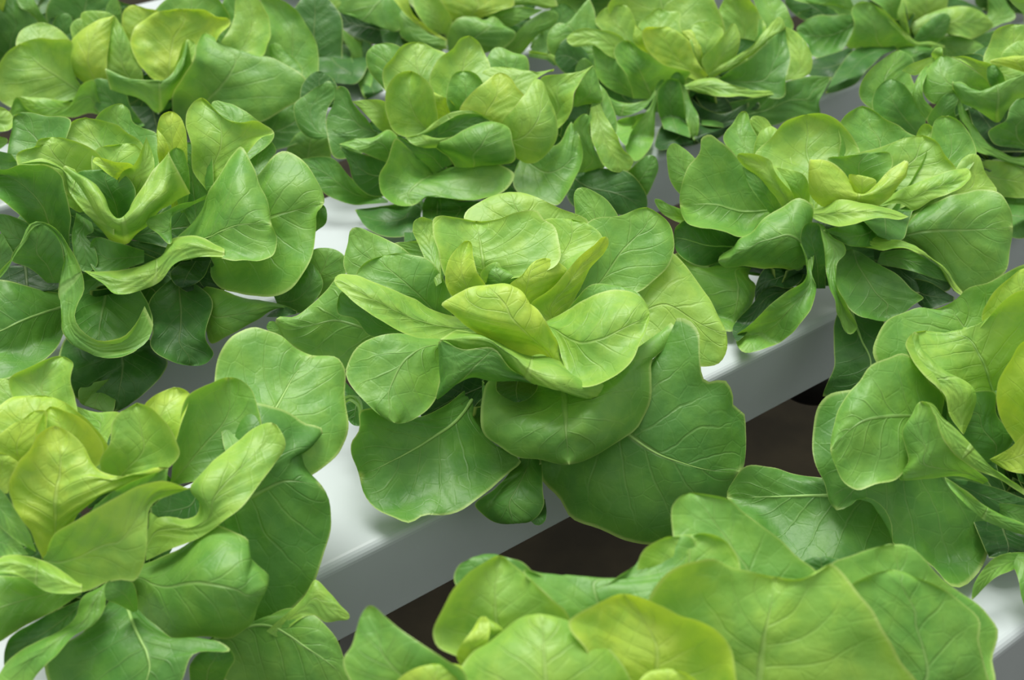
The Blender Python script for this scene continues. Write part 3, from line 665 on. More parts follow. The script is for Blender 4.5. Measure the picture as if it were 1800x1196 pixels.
L.leaf([[(1100,680),(1250,570),(1500,465),(1600,449),(1665,475),(1705,545),(1726,640)], [(1100,720),(1230,760),(1400,900),(1480,960),(1600,920),(1690,850),(1705,760),(1726,640)]], mid=[(1100,700),(1300,660),(1500,650),(1726,640)], D=(1.4,.8,0.2), E=(-.8,-.6), c='mid')
L.leaf([[(300,500),(105,480),(55,420),(35,320),(38,255),(62,228)], [(300,480),(170,300),(120,255),(62,228)]], D=(-1.8,-1.6,-1.6), c='mid')
L.leaf([[(200,640),(60,600),(0,560),(-20,500),(0,503)], [(200,600),(100,548),(40,525),(0,503)]], D=(.3,.3,.3), c='mid')
L.leaf([[(420,700),(300,650),(110,610),(75,640),(70,690)], [(400,780),(320,800),(200,830),(80,750),(70,690)]], D=(0.3,.3,.3), c='old', rib=1)
L.leaf([[(560,600),(430,420),(400,340)], [(600,560),(530,420),(400,340)]], D=(1.2,.8,.4), c='mid')
L.leaf([[(560,540),(420,330),(290,215),(240,184),(205,200),(195,270),(140,335),(118,400),(98,530)], [(560,570),(500,600),(430,678),(300,655),(200,645),(135,622),(98,530)]], mid=[(560,555),(400,560),(280,530),(98,530)], D=(1,.1,.6), E=(.2,2.0), c='mid', rib=1.0)
L.leaf([[(680,580),(620,420),(570,350)], [(720,580),(732,460),(705,385),(650,358),(570,348)]], D=(1.8,1.2,.8), c='young')
L.leaf([[(620,570),(560,480),(480,400),(400,330),(380,283)], [(640,550),(652,495),(600,420),(560,360),(545,318),(490,290),(430,277),(380,283)]], D=(2.2,1.3,.6), E=(-.4,.5), c='young')
L.leaf([[(980,580),(880,400),(820,300),(900,285),(1020,280)], [(1000,580),(1080,420),(1140,320),(1130,285),(1020,280)]], D=(1,.4,0), E=(.4,.4), c='mid')
L.leaf([[(980,560),(930,430),(925,380),(960,382),(1000,390)], [(1000,560),(1050,450),(1057,412),(1000,390)]], D=(2,1.8,1.6), c='heart')
L.leaf([[(735,305),(800,310),(880,350),(930,410),(945,470),(1000,478),(1060,430),(1130,355),(1195,311)], [(728,320),(790,390),(850,450),(920,480),(990,487),(1060,465),(1130,425),(1195,375),(1215,325)], [(725,400),(740,500),(790,540),(880,530),(980,540),(1060,530),(1120,490),(1150,450),(1205,390)]], D=(2.4,3.2,2.0), E=(-.5,-.9), c='heart', swap=True)
L.leaf([[(1060,530),(1150,472),(1260,420),(1370,380),(1460,353),(1510,352)], [(1080,535),(1180,525),(1235,556),(1330,505),(1420,475),(1495,430),(1522,380),(1510,352)]], D=(2.8,2.2,1), E=(-.6,.3), c='young')
L.leaf([[(960,560),(1000,620),(1080,690)], [(1235,560),(1215,620),(1190,695),(1080,690)]], D=(2.2,2.4,2.5), c='outer')
L.leaf([[(1000,600),(860,640),(800,652)], [(1100,640),(1100,700),(980,738),(800,655)]], D=(2.8,3.0,3.1), c='outer')
L.leaf([[(700,560),(790,535),(870,509),(960,512),(1060,535),(1150,562),(1216,588)], [(720,570),(750,595),(820,622),(900,632),(1000,605),(1100,590),(1180,600),(1216,588)]], D=(3.4,3.9,3.4), E=(-1.0,.3), c='young')
L.leaf([[(1080,760),(1200,748),(1300,790),(1400,870),(1440,960)], [(1060,820),(1200,845),(1330,885),(1420,918),(1440,960)]], D=(3.0,3.1,2.4), c='outer')
L.leaf([[(1000,640),(1100,700),(1150,695),(1220,715),(1300,765),(1380,825),(1430,890),(1480,955)], [(860,670),(970,738),(1080,748),(1200,745),(1290,780),(1380,850),(1435,950),(1475,975)]], D=(3.4,3.8,2.8), E=(-.4,.2), c='young')
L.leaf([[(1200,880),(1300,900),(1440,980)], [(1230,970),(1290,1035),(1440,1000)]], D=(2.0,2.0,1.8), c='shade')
L.leaf([[(720,760),(745,620),(735,530),(690,503),(600,540),(510,592),(440,660),(380,690),(360,730),(285,800)], [(720,810),(690,842),(560,850),(420,837),(310,834),(285,803)]], D=(3.6,3.6,2.6), E=(-1.0,-1.2), c='mid')
L.frame(1160, 360)
L.leaf([[(700,320),(560,330),(500,440),(500,522)], [(760,340),(740,400),(680,440),(600,430),(500,522)]], D=(1.8,2.0,2.0), c='shade')
L.leaf([[(960,480),(920,620),(915,760),(915,850),(885,930),(855,1010)], [(1000,480),(1180,620),(1180,800),(1050,980),(855,1010)]], mid=[(980,480),(1050,690),(1110,840),(1000,980),(855,1010)], D=(2,2.6,2.4), c='old', rib=2)
L.leaf([[(480,330),(330,322),(180,310),(80,260),(150,450),(280,600),(365,668)], [(480,335),(400,345),(412,440),(400,540),(365,668)], [(480,340),(470,370),(505,430),(490,530),(430,610),(365,668)]], D=(1,1.8,1.8), E=(-.8,-1.0), c='mid')
L.leaf([[(800,440),(780,300),(740,160),(770,100),(800,93)], [(870,440),(870,300),(852,170),(830,100),(800,93)]], D=(3.0,3.4,4.0), c='old')
L.leaf([[(760,92),(722,120),(725,170),(750,240),(770,330),(750,400),(680,450),(600,510),(510,600),(400,700),(430,772)], [(775,95),(795,150),(808,230),(810,290),(800,350),(826,430),(805,510),(760,585),(700,670),(600,740),(520,768),(430,772)]], D=(4,4.4,3.4), E=(.4,.3), c='mid')
L.leaf([[(1000,230),(945,290),(925,370),(945,460),(1010,560),(1090,600),(1190,612)], [(1040,240),(1150,310),(1250,370),(1330,450),(1392,492),(1330,530),(1280,572),(1190,612)]], D=(2.6,3.4,4.2), E=(.8,.2), c='outer')
L.leaf([[(830,95),(850,170),(860,260),(875,350),(885,440),(925,510),(940,580),(1000,682)], [(840,95),(905,170),(972,215),(977,250),(935,300),(927,370),(947,460),(990,560),(1040,650),(1000,682)]], D=(4,4,4.0), E=(.2,.3), c='mid')
L.frame(1160, 170, 2.781)
L.leaf([[(1040,700),(1150,700),(1300,760)], [(1060,900),(1240,960),(1420,940),(1300,760)]], D=(1.2,1.4,1.2), c='shade')
L.frame(1160, 360)
L.leaf([[(700,430),(560,440),(480,530),(380,660)], [(720,460),(620,500),(500,620),(400,720),(380,660)]], D=(0.2,2.4,2.4), c='shade')  # dark leaf added where only shadow lies on the channel
L.leaf([[(780,40),(800,120),(860,170)], [(960,40),(940,120),(860,170)]], D=(.2,1.4,1.4), c='shade')
L.frame(1160, 170, 2.781)
L.leaf([[(200,760),(260,850),(380,860)], [(420,760),(440,820),(380,860)]], D=(-.5,-.5,-.5), c='old')
# ---- middle lettuce of the second row
L = Lettuce(2, 0.118, 'compact upright lettuce directly behind the central one')
L.heart_of()
L.under(830, 245, 190, 110)
L.frame(540, 40, 2.8125)
L.leaf([[(600,500),(380,330),(300,210),(300,140),(335,110)], [(650,500),(480,250),(460,120),(335,110)]], D=(-1,-3.5,-5), c='mid')
L.leaf([[(800,500),(880,260),(892,165),(930,123)], [(850,500),(1080,300),(1097,225),(1080,165),(1030,150),(930,123)]], D=(-1,-4,-5.5), c='mid')
L.leaf([[(700,560),(420,400),(375,230),(420,160),(490,105),(545,95)], [(740,560),(760,300),(682,150),(620,118),(545,95)]], D=(-.5,-2.5,-4), E=(.5,.5), c='young')
L.leaf([[(760,560),(620,380),(605,270),(640,190),(720,120),(765,72),(805,65)], [(800,560),(920,350),(906,215),(885,165),(855,105),(805,65)]], D=(0,-2,-3), E=(.6,.5), c='young')
L.leaf([[(850,560),(860,330),(870,240),(960,218)], [(900,560),(1070,370),(1140,275),(1225,232),(1150,245),(1070,235),(960,218)]], D=(.4,-1.4,-2.2), E=(.4,.4), c='young')
L.leaf([[(1350,600),(1400,420),(1435,290)], [(1480,620),(1527,540),(1500,400),(1465,325),(1435,290)]], D=(0,-.8,-1.6), c='mid')
L.leaf([[(1400,420),(1400,520),(1430,640),(1475,712),(1530,740)], [(1450,400),(1520,540),(1560,620),(1612,690),(1595,725),(1530,740)]], D=(0,.8,1.2), c='young')
L.leaf([[(1050,600),(1200,400),(1160,270),(1260,253),(1350,240),(1415,210)], [(1150,620),(1240,540),(1305,440),(1325,340),(1370,260),(1415,210)]], D=(1,.3,-.4), E=(0,.6), c='young')
L.leaf([[(1310,440),(1312,400),(1330,330),(1380,250),(1415,210)], [(1310,445),(1400,400),(1457,388),(1445,310),(1415,210)]], D=(.9,.8,-.1), E=(.2,-.5), c='mid')
L.leaf([[(200,560),(0,560),(-60,400),(0,355),(60,310),(110,290)], [(250,560),(95,500),(100,430),(148,330),(110,290)]], D=(0,-1,-2), c='outer')
L.leaf([[(450,600),(300,640),(130,665),(100,560),(95,480),(130,400),(150,315)], [(450,560),(360,545),(290,470),(225,395),(175,315),(150,315)]], mid=[(450,580),(250,500),(150,315)], D=(.5,0,-.6), E=(.2,.3), c='outer')
L.leaf([[(450,560),(370,535),(300,465),(222,390)], [(470,520),(410,470),(387,390),(300,380),(222,388)]], D=(1,.4,0), c='young')
L.leaf([[(740,520),(690,380),(700,300),(735,250),(770,239)], [(780,520),(880,350),(860,285),(820,248),(770,239)]], D=(1.4,.6,0), E=(.4,.4), c='mid')
L.leaf([[(620,570),(500,568),(440,545),(400,470),(385,390),(400,310),(445,252),(515,238)], [(650,560),(640,430),(625,340),(590,280),(515,238)]], mid=[(630,565),(530,450),(500,320),(515,238)], D=(2,1.1,.5), E=(.9,1.4), c='young')
L.leaf([[(650,500),(625,390),(578,312)], [(745,440),(720,395),(640,350),(578,312)]], D=(2.2,2,1.6), c='heart')
L.leaf([[(900,580),(750,440),(800,360),(870,300),(955,247)], [(940,580),(1000,460),(1075,360),(1040,320),(1005,270),(955,247)]], D=(2.6,1.8,1.2), E=(.3,.4), c='heart')
L.leaf([[(560,560),(680,490),(770,450),(850,455),(910,490)], [(600,610),(700,580),(800,540),(910,495)]], D=(2.4,2.4,2.6), c='outer')
L.leaf([[(480,572),(560,545),(640,485),(720,440),(790,431),(850,448),(915,485)], [(500,575),(600,543),(680,492),(760,456),(830,452),(915,488)]], D=(3,3.2,3), c='young', swap=True, crinkle=.5)
L.leaf([[(960,540),(965,480),(1020,420),(1080,350),(1142,280)], [(1000,560),(1015,640),(1060,692),(1130,692),(1200,635),(1241,545),(1228,450),(1190,350),(1142,280)]], D=(3.6,4.2,2.0), E=(-.6,-.4), c='young')
L.leaf([[(400,880),(250,800),(110,664),(0,668),(-60,680)], [(400,890),(330,892),(220,900),(110,860),(0,760),(-60,690)]], D=(1.4,1.4,.8), c='outer')
L.leaf([[(420,660),(300,655),(165,610)], [(420,860),(300,850),(225,770),(205,700),(162,615)]], D=(2.4,2.2,2), c='old')
L.leaf([[(430,700),(440,560),(405,530),(335,565),(250,570),(160,600)], [(400,695),(320,660),(230,625),(160,602)]], D=(3.4,3.2,2.4), E=(-.3,.2), c='mid')
L.leaf([[(560,860),(400,900),(235,925)], [(580,900),(500,1050),(400,1060),(290,1010),(235,925)]], D=(2.0,2.0,1.8), c='old')
L.leaf([[(480,1100),(490,950),(540,890)], [(540,1100),(560,1000),(560,890)]], D=(1.8,1.8,1.8), c='old')
L.leaf([[(640,970),(642,900),(650,858)], [(810,975),(875,890),(740,880),(650,858)]], D=(2.8,2.8,2.8), c='outer')
L.leaf([[(570,990),(572,900),(600,855),(635,849)], [(660,970),(662,900),(652,860),(635,849)]], D=(2.6,2.7,3.2), E=(.3,.3), c='outer')
L.leaf([[(1560,760),(1600,720),(1712,657)], [(1600,900),(1670,865),(1712,790),(1739,710),(1712,657)]], D=(.8,.8,.8), c='outer')
L.leaf([[(1250,760),(1310,900),(1500,945),(1668,935)], [(1300,700),(1480,720),(1580,735),(1655,800),(1668,935)]], D=(1,1.3,1.2), c='old')
L.leaf([[(1320,740),(1350,640),(1320,490),(1375,450)], [(1380,740),(1470,715),(1420,620),(1393,520),(1397,465),(1375,450)]], D=(2,1.8,1.6), E=(.2,-.3), c='mid')
L.leaf([[(1080,640),(1240,590),(1310,488),(1347,560)], [(1040,700),(1018,800),(1040,840),(1150,880),(1240,902),(1290,825),(1347,720),(1358,640),(1347,560)]], mid=[(1060,670),(1200,740),(1300,680),(1347,560)], D=(2.2,3.0,2.6), E=(-.4,.8), c='mid')
L.leaf([[(620,750),(520,660),(440,560)], [(720,700),(670,625),(540,608),(440,560)]], D=(2.6,2.8,3.2), c='outer')
L.leaf([[(620,740),(500,620),(437,572),(405,670),(358,755),(370,840),(430,893),(520,904)], [(640,740),(720,715),(820,712),(950,703),(1023,750),(1000,810),(940,855),(850,880),(720,870),(620,850),(520,904)]], mid=[(630,745),(560,790),(500,840),(520,904)], D=(2.4,3.8,5.0), E=(1.0,.4), c='mid')
L.leaf([[(640,620),(560,615),(510,592),(488,570)], [(740,560),(640,570),(560,553),(488,568)]], D=(4.2,3.8,3.2), c='young')
L.leaf([[(740,730),(700,665),(630,605),(700,572),(790,522),(870,495),(940,494)], [(900,720),(1026,674),(1012,590),(1000,530),(940,494)]], D=(4.0,4.6,4.0), E=(-.7,-.8), c='mid')
L.leaf([[(1250,560),(1280,450),(1400,390)], [(1420,560),(1480,480),(1460,400),(1400,390)]], D=(-.6,-1,-1.2), c='old')  # dark leaf added in place of the shadow under the flap
L.leaf([[(-40,420),(-20,300),(60,240)], [(160,420),(150,320),(60,240)]], D=(-3,-3,-3), c='old')
# ---- left lettuce of the third row
L = Lettuce(3, 0.003, 'tall yellow-hearted lettuce near the top left corner')
L.heart_of()
L.under(265, 125, 220, 85)
L.frame(0, 0)
L.leaf([[(1100,560),(1380,300),(1410,120),(1370,-20),(1480,0)], [(1150,600),(1500,490),(1652,445),(1670,330),(1657,220),(1615,140),(1560,60),(1480,0)]], D=(-1,-3,-4), E=(.6,.4), c='mid')
L.leaf([[(900,420),(800,80),(870,0),(1000,-30)], [(1000,420),(1200,170),(1217,105),(1190,40),(1140,-15),(1000,-30)]], D=(-1,-2.6,-3.4), E=(.4,.4), c='mid')
L.leaf([[(780,370),(650,180),(640,110),(655,50),(690,27)], [(820,370),(860,150),(830,58),(760,40),(690,27)]], D=(-.4,-1.4,-2), c='heart')
L.leaf([[(440,320),(380,200),(373,130),(420,97)], [(480,320),(465,150),(420,97)]], D=(-1,-1.8,-2), c='young')
L.leaf([[(500,320),(435,140),(433,68),(520,57)], [(580,320),(640,150),(600,82),(520,57)]], D=(-.6,-1.4,-2), c='young')
L.leaf([[(350,440),(130,330),(82,235),(120,155),(205,119)], [(400,440),(387,240),(330,170),(270,130),(205,119)]], D=(0,-1.2,-2), c='young')
L.leaf([[(1300,470),(1370,300),(1415,240),(1450,227)], [(1500,500),(1592,380),(1500,265),(1450,227)]], D=(-.5,-1.5,-2), c='mid')
L.leaf([[(1050,500),(1160,230),(1230,100),(1250,-20),(1320,-40)], [(1150,500),(1310,290),(1378,290),(1408,240),(1421,140),(1390,40),(1320,-40)]], D=(0,-1,-2), E=(.2,.8), c='young')
L.leaf([[(860,450),(720,330),(685,220),(700,160),(770,90),(860,53),(950,47)], [(900,450),(1060,340),(1150,200),(1210,112),(1110,70),(950,47)]], D=(1,-.4,-1), E=(.9,.9), c='heart', crinkle=1.6)
L.leaf([[(640,440),(560,370),(560,300),(580,170),(602,83)], [(755,440),(750,380),(715,290),(670,200),(640,140),(602,83)]], D=(1.8,1.0,.3), c='young')
L.leaf([[(540,480),(440,432),(380,370),(362,300),(380,210),(440,150),(530,100),(602,80)], [(570,480),(562,360),(572,240),(588,150),(602,80)]], D=(2.0,1.4,.4), E=(-.6,-.2), c='heart')
L.leaf([[(880,450),(930,320),(985,208)], [(960,450),(1005,320),(1030,235),(985,208)]], D=(2,1.4,.8), c='young')
L.leaf([[(480,500),(420,440),(372,330),(372,215),(300,203),(200,200),(100,232)], [(480,540),(380,520),(250,590),(100,580),(0,530),(-60,440),(-10,350),(40,275),(100,232)]], mid=[(480,520),(330,420),(200,330),(100,232)], D=(1.4,.5,.2), E=(.5,.8), c='young')
L.leaf([[(760,660),(690,560),(640,450),(560,420),(495,418)], [(700,680),(560,620),(500,570),(465,480),(495,418)]], D=(2.0,2,2), c='outer')
L.leaf([[(555,360),(640,398),(750,415),(850,422),(905,390),(945,320),(980,215)], [(556,380),(640,417),(750,434),(860,438),(925,402),(967,330),(988,222)], [(580,470),(680,500),(760,530),(830,590),(890,520),(945,440),(1010,330)]], D=(2.6,3.4,2), E=(-.2,-1.2), c='mid', swap=True)
L.leaf([[(380,535),(240,518),(95,508)], [(400,560),(330,612),(220,615),(130,560),(95,508)]], D=(2.2,2.3,2.4), c='young')
L.leaf([[(560,600),(510,500),(490,420),(430,450),(390,520),(350,580),(300,607),(200,602),(130,560),(90,510),(46,590)], [(560,620),(480,595),(400,614),(300,617),(150,615),(48,612)]], D=(2.6,2.8,2.8), E=(.3,0), c='mid')
L.leaf([[(1250,620),(1400,600),(1640,470)], [(1300,820),(1550,760),(1702,650),(1700,540),(1640,470)]], D=(.2,.4,0), c='outer')
L.leaf([[(1480,870),(1520,760),(1570,695),(1640,662)], [(1740,870),(1737,760),(1705,690),(1640,662)]], D=(1.6,1.2,.8), c='mid')
L.leaf([[(930,680),(905,560),(915,470),(960,400),(1015,320),(1040,220),(1082,170)], [(1000,690),(1200,680),(1390,635),(1520,557),(1634,490),(1622,435),(1560,368),(1460,323),(1320,290),(1200,262),(1130,205),(1082,170)]], mid=[(970,680),(1080,540),(1200,400),(1240,330),(1082,170)], D=(2.4,2.2,.6), E=(.8,.2), c='mid')
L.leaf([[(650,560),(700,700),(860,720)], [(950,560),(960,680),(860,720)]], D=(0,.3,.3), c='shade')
L.leaf([[(1150,300),(1150,50),(1250,-60)], [(1300,300),(1330,50),(1250,-60)]], D=(-2.5,-2.5,-2.5), c='mid')
L.leaf([[(1480,300),(1540,60),(1650,-40)], [(1800,300),(1780,60),(1650,-40)]], D=(-4.5,-4.8,-5), c='old')
# ---- lettuces cut off by the left edge and the top left corner
L = Lettuce(3, -0.297, 'lettuce almost wholly beyond the left edge, a few pale leaf ends showing')
L.heart_of()
L.frame(0, 160)
L.leaf([[(-400,300),(-150,100),(0,85),(50,110)], [(-400,400),(-150,260),(0,205),(60,195),(75,160),(50,110)]], D=(0,2,2), c='young')
L.leaf([[(-400,350),(-150,260),(0,238),(42,258)], [(-400,450),(-150,330),(10,300),(42,258)]], D=(0,2.4,2.6), c='mid')
L.leaf([[(-400,400),(-150,330),(0,335),(50,400)], [(-400,500),(-150,450),(0,430),(50,400)]], D=(0,2.8,3), c='mid')
L = Lettuce(4, -0.12, 'dark leafy lettuce behind the yellow-hearted one in the top left corner')
L.heart_of()
L.under(60, 30, 190, 60, 7)
L.frame(0, 0, 4.983)
L.leaf([[(500,500),(410,200),(400,100),(500,-80),(800,-140)], [(900,500),(1072,150),(1040,0),(800,-140)]], D=(-1,-1,-1), c='outer')
L.leaf([[(900,260),(935,60),(1000,-60)], [(1072,220),(1062,120),(1000,-60)]], D=(-.5,-.5,-.5), c='mid')
L.leaf([[(500,500),(450,250),(500,140),(580,117)], [(650,500),(642,210),(610,130),(580,117)]], D=(0.2,0.2,0), c='outer')
L.leaf([[(100,700),(-100,500),(-50,200),(0,-60),(100,-80)], [(250,680),(300,300),(335,195),(250,110),(180,70),(100,-80)]], D=(.6,.6,.3), c='outer')
L.leaf([[(380,240),(330,190),(250,105),(180,65),(130,-60)], [(417,200),(350,90),(300,10),(240,-60),(130,-90)]], D=(1.0,.8,.4), c='mid')
L.leaf([[(-100,300),(-40,100),(0,-60)], [(0,250),(30,100),(70,-60)]], D=(1.2,1.2,1), c='heart')
# ---- right lettuce of the second row
L = Lettuce(2, 0.404, 'lettuce at the top between centre and right with a bright yellow heart leaf')
L.heart_of()
L.under(1190, 115, 165, 85)
L.frame(900, 0, 3.0)
L.leaf([[(1150,420),(1300,120),(1280,-30),(1380,-20)], [(1250,420),(1440,200),(1484,140),(1465,80),(1430,10),(1380,-20)]], D=(-1,-3.5,-4.5), c='mid')
L.leaf([[(1000,480),(1120,200),(1090,40),(1150,-30)], [(1100,480),(1270,280),(1337,150),(1300,65),(1250,-15),(1150,-30)]], D=(-.5,-2.5,-3.5), E=(.3,.5), c='young', crinkle=1.5)
L.leaf([[(900,520),(650,220),(500,20),(600,-60),(800,-80)], [(950,520),(1110,240),(1119,130),(1090,50),(1050,-30),(800,-80)]], D=(-.5,-2,-3), E=(.6,.6), c='young')
L.leaf([[(450,410),(280,387),(225,310)], [(450,340),(380,260),(300,200),(225,300)]], D=(-1,-1,-1), c='old')
L.leaf([[(600,420),(300,340),(230,320),(185,240),(198,160),(245,120)], [(620,400),(520,200),(450,130),(430,40),(405,-10),(350,80),(300,125),(245,120)]], D=(-.5,-1.5,-2.5), c='mid')
L.leaf([[(280,390),(180,300),(88,282)], [(275,345),(240,305),(160,275),(88,265)]], D=(-1.2,-1.2,-1.2), c='young')
L.leaf([[(340,410),(334,370),(380,306)], [(425,410),(427,345),(380,306)]], D=(-.6,-.6,-.6), c='mid')
L.leaf([[(720,440),(520,200),(440,105),(480,48),(560,27)], [(740,440),(690,220),(657,120),(635,65),(605,32),(560,27)]], D=(0,-1.2,-2), E=(.4,.6), c='young')
L.leaf([[(860,440),(720,250),(667,130),(720,80),(767,44)], [(900,440),(930,250),(886,120),(889,72),(820,58),(767,44)]], D=(.3,-.8,-1.4), E=(.3,.3), c='young')
L.leaf([[(640,520),(520,470),(450,410),(433,300),(430,235)], [(650,500),(620,420),(560,330),(540,275),(490,250),(430,235)]], D=(1.2,.8,.6), c='mid')
L.leaf([[(640,310),(560,180),(450,155),(370,150),(315,172),(288,208)], [(640,350),(500,290),(430,237),(370,244),(310,239),(288,212)]], D=(1.4,.8,0.2), E=(-.4,.3), c='young')
L.leaf([[(960,440),(940,200),(960,127)], [(1020,440),(1105,230),(1112,155),(1050,118),(960,127)]], D=(1,.3,-.4), E=(.3,.3), c='young')
L.leaf([[(980,420),(930,220),(893,166)], [(1010,400),(1007,270),(980,200),(955,163),(893,165)]], D=(1.4,.8,.4), c='heart')
L.leaf([[(720,300),(640,215),(648,130)], [(740,300),(702,210),(690,165),(648,130)]], D=(1.6,1.2,.9), c='heart')
L.leaf([[(1350,420),(1450,380),(1450,260),(1440,138)], [(1400,440),(1515,412),(1563,395),(1581,300),(1545,220),(1500,170),(1440,138)]], D=(0,-1,-1.5), c='young')
L.leaf([[(980,430),(780,330),(700,240),(695,155),(760,145),(820,141)], [(1035,400),(990,345),(960,280),(935,215),(885,172),(820,141)]], D=(2.2,1.5,.7), E=(.4,.4), c='heart')
L.leaf([[(1040,410),(1000,320),(1080,230),(1130,165),(1168,124)], [(1070,405),(1162,340),(1197,260),(1197,180),(1168,124)]], D=(2.2,1.8,1.0), E=(.3,-.2), c='young')
L.leaf([[(900,460),(1000,560),(1100,600),(1250,540)], [(920,640),(1000,760),(1110,720),(1250,560)]], D=(1,1.3,1.3), c='shade')
L.leaf([[(1000,560),(1250,520),(1450,430),(1580,400),(1690,405)], [(1000,660),(1200,680),(1420,650),(1500,615),(1627,617),(1622,540),(1647,480),(1690,405)]], D=(1.4,1.0,.4), c='outer', rib=.8)
L.leaf([[(1060,430),(1180,355),(1280,285),(1360,210),(1442,140)], [(1080,440),(1200,475),(1441,500),(1446,410),(1467,310),(1450,220),(1442,140)]], D=(2.4,2.0,.6), E=(.4,.4), c='outer')
L.leaf([[(1030,395),(1160,310),(1260,245),(1330,165),(1380,110),(1410,88)], [(1060,395),(1170,355),(1260,292),(1350,212),(1439,142),(1410,88)]], D=(2.9,2.1,.7), c='young')
L.leaf([[(640,520),(600,400),(548,320),(540,255),(570,222),(610,212)], [(840,500),(945,368),(880,362),(790,325),(710,278),(650,232),(610,212)]], mid=[(740,520),(660,340),(610,212)], D=(2.0,2.2,2.0), E=(.9,.9), c='mid')
L.leaf([[(450,430),(510,500),(580,535),(660,540),(720,520),(757,475)], [(450,440),(520,560),(545,607),(630,605),(700,572),(757,500)]], D=(2.6,3.0,3.2), c='mid', swap=True)
L.leaf([[(720,590),(640,610),(545,650)], [(715,620),(640,680),(605,770),(545,655)]], D=(2.4,2.4,2.2), c='mid')
L.leaf([[(900,455),(980,425),(1050,413),(1130,438),(1250,468),(1442,478)], [(910,465),(980,487),(1080,507),(1210,517),(1330,502),(1442,500)]], D=(3.2,3.4,2.2), E=(-.4,.2), c='young')
L.leaf([[(880,480),(833,410),(870,379)], [(905,480),(910,410),(870,379)]], D=(2.6,2.6,2.6), c='mid')
L.leaf([[(800,680),(765,560),(775,460),(830,415)], [(945,730),(915,600),(895,470),(880,425),(830,415)]], D=(2.8,3.0,3.4), E=(.3,.3), c='outer')
L.leaf([[(790,418),(760,450),(740,530),(690,610),(620,700),(600,790),(650,850)], [(805,420),(778,470),(767,560),(754,640),(752,720),(720,790),(650,850)]], D=(3.5,3.4,2.6), E=(.2,.2), c='mid')
L.leaf([[(885,425),(905,560),(930,680),(965,756)], [(900,425),(940,530),(980,600),(986,680),(965,756)]], D=(3.6,3.5,3.0), c='mid')
L.leaf([[(800,640),(760,720),(760,780)], [(960,640),(1000,740),(850,780),(760,780)]], D=(.2,.4,.4), c='shade')  # dark leaf standing in for the shadow on the channel
L.leaf([[(950,480),(1000,560),(1150,590)], [(1250,480),(1310,560),(1150,590)]], D=(.2,.4,.4), c='shade')
# ---- lettuce cut off by the top edge
L = Lettuce(3, 0.302, 'lettuce cut by the top edge, left of the bright yellow heart')
L.heart_of()
L.under(770, 20, 190, 60, 7)
L.frame(520, 0, 3.6)
L.leaf([[(130,200),(130,480),(260,525)], [(480,200),(460,400),(390,520),(260,525)]], D=(-1,-1,-1), c='old')
L.frame(520, 0, 3.6)
L.leaf([[(330,520),(160,480),(140,200),(140,130)], [(375,420),(300,260),(220,170),(140,130)]], D=(-.8,-.8,-.8), c='old')
L.leaf([[(500,80),(300,60),(180,50)], [(560,300),(400,250),(250,160),(180,120)]], D=(0,0,0), c='shade')
L.leaf([[(150,90),(100,30),(70,-40)], [(190,60),(187,0),(130,-60)]], D=(0,0,0), c='mid')
L.leaf([[(440,635),(400,400),(420,250)], [(557,575),(510,450),(482,285),(420,250)]], D=(.8,.8,.8), c='old')
L.leaf([[(520,340),(470,560),(440,627),(400,540),(362,440),(350,340),(300,245),(230,165),(125,120)], [(540,300),(470,280),(370,240),(270,160),(190,118),(125,120)]], D=(1.2,1.4,.8), E=(.4,-.2), c='mid')
L.leaf([[(980,200),(700,0),(640,-200)], [(1060,200),(1200,0),(1300,-200),(900,-300)]], D=(.5,-1,-2), c='young')
L.leaf([[(640,-120),(300,-40),(220,60),(330,90),(440,130)], [(720,-120),(680,150),(645,197),(560,178),(440,130)]], D=(1.6,2.2,2), c='mid')
L.leaf([[(500,-60),(300,-80),(180,-20),(180,0)], [(520,0),(380,40),(260,66),(200,50),(180,0)]], D=(2,2.3,2.3), c='young')
L.leaf([[(1020,170),(940,40),(900,-60),(1000,-120)], [(1080,170),(1200,100),(1385,20),(1350,-60),(1000,-120)]], D=(2,1.2,.4), c='heart')
L.leaf([[(900,250),(790,120),(745,0),(800,-60)], [(970,250),(990,120),(940,40),(880,-30),(800,-60)]], D=(2.4,1.8,1.2), E=(.3,.5), c='young')
L.leaf([[(620,-20),(640,130),(680,240),(780,300),(957,315)], [(660,20),(720,110),(800,180),(900,235),(957,262)]], D=(2.6,2.8,2.9), E=(-.6,0), c='mid')
L.leaf([[(590,-40),(690,90),(780,165),(880,225),(957,260)], [(700,-40),(760,110),(840,180),(920,228),(957,252)]], D=(3,3,3), c='heart', swap=True)
L.leaf([[(1250,330),(1390,215),(1490,115),(1600,66)], [(1320,430),(1430,337),(1540,222),(1647,140),(1657,85),(1600,66)]], D=(.8,.4,0), c='mid')
L.leaf([[(1470,360),(1500,290),(1560,195)], [(1592,380),(1592,260),(1560,195)]], D=(-.4,-.4,-.4), c='mid')
L.leaf([[(1180,95),(1300,62),(1420,42),(1560,60)], [(1260,120),(1340,167),(1450,122),(1560,66)]], D=(1.6,1.5,1.2), c='mid')
L.leaf([[(1100,80),(1250,20),(1400,-20),(1560,-40),(1645,-10)], [(1170,102),(1280,65),(1400,33),(1500,42),(1600,55),(1660,38)]], D=(2,1.7,1), c='young')
L.leaf([[(957,320),(962,210),(1000,135),(1055,103),(1130,108),(1200,127),(1250,105)], [(1100,370),(1210,335),(1310,307),(1392,212),(1320,155),(1250,105)]], D=(2.8,3,2.2), E=(-.5,-.4), c='mid')
L.leaf([[(1480,300),(1560,120),(1680,20)], [(1640,420),(1760,260),(1760,60),(1680,20)]], D=(-2,-2.5,-2.5), c='outer')
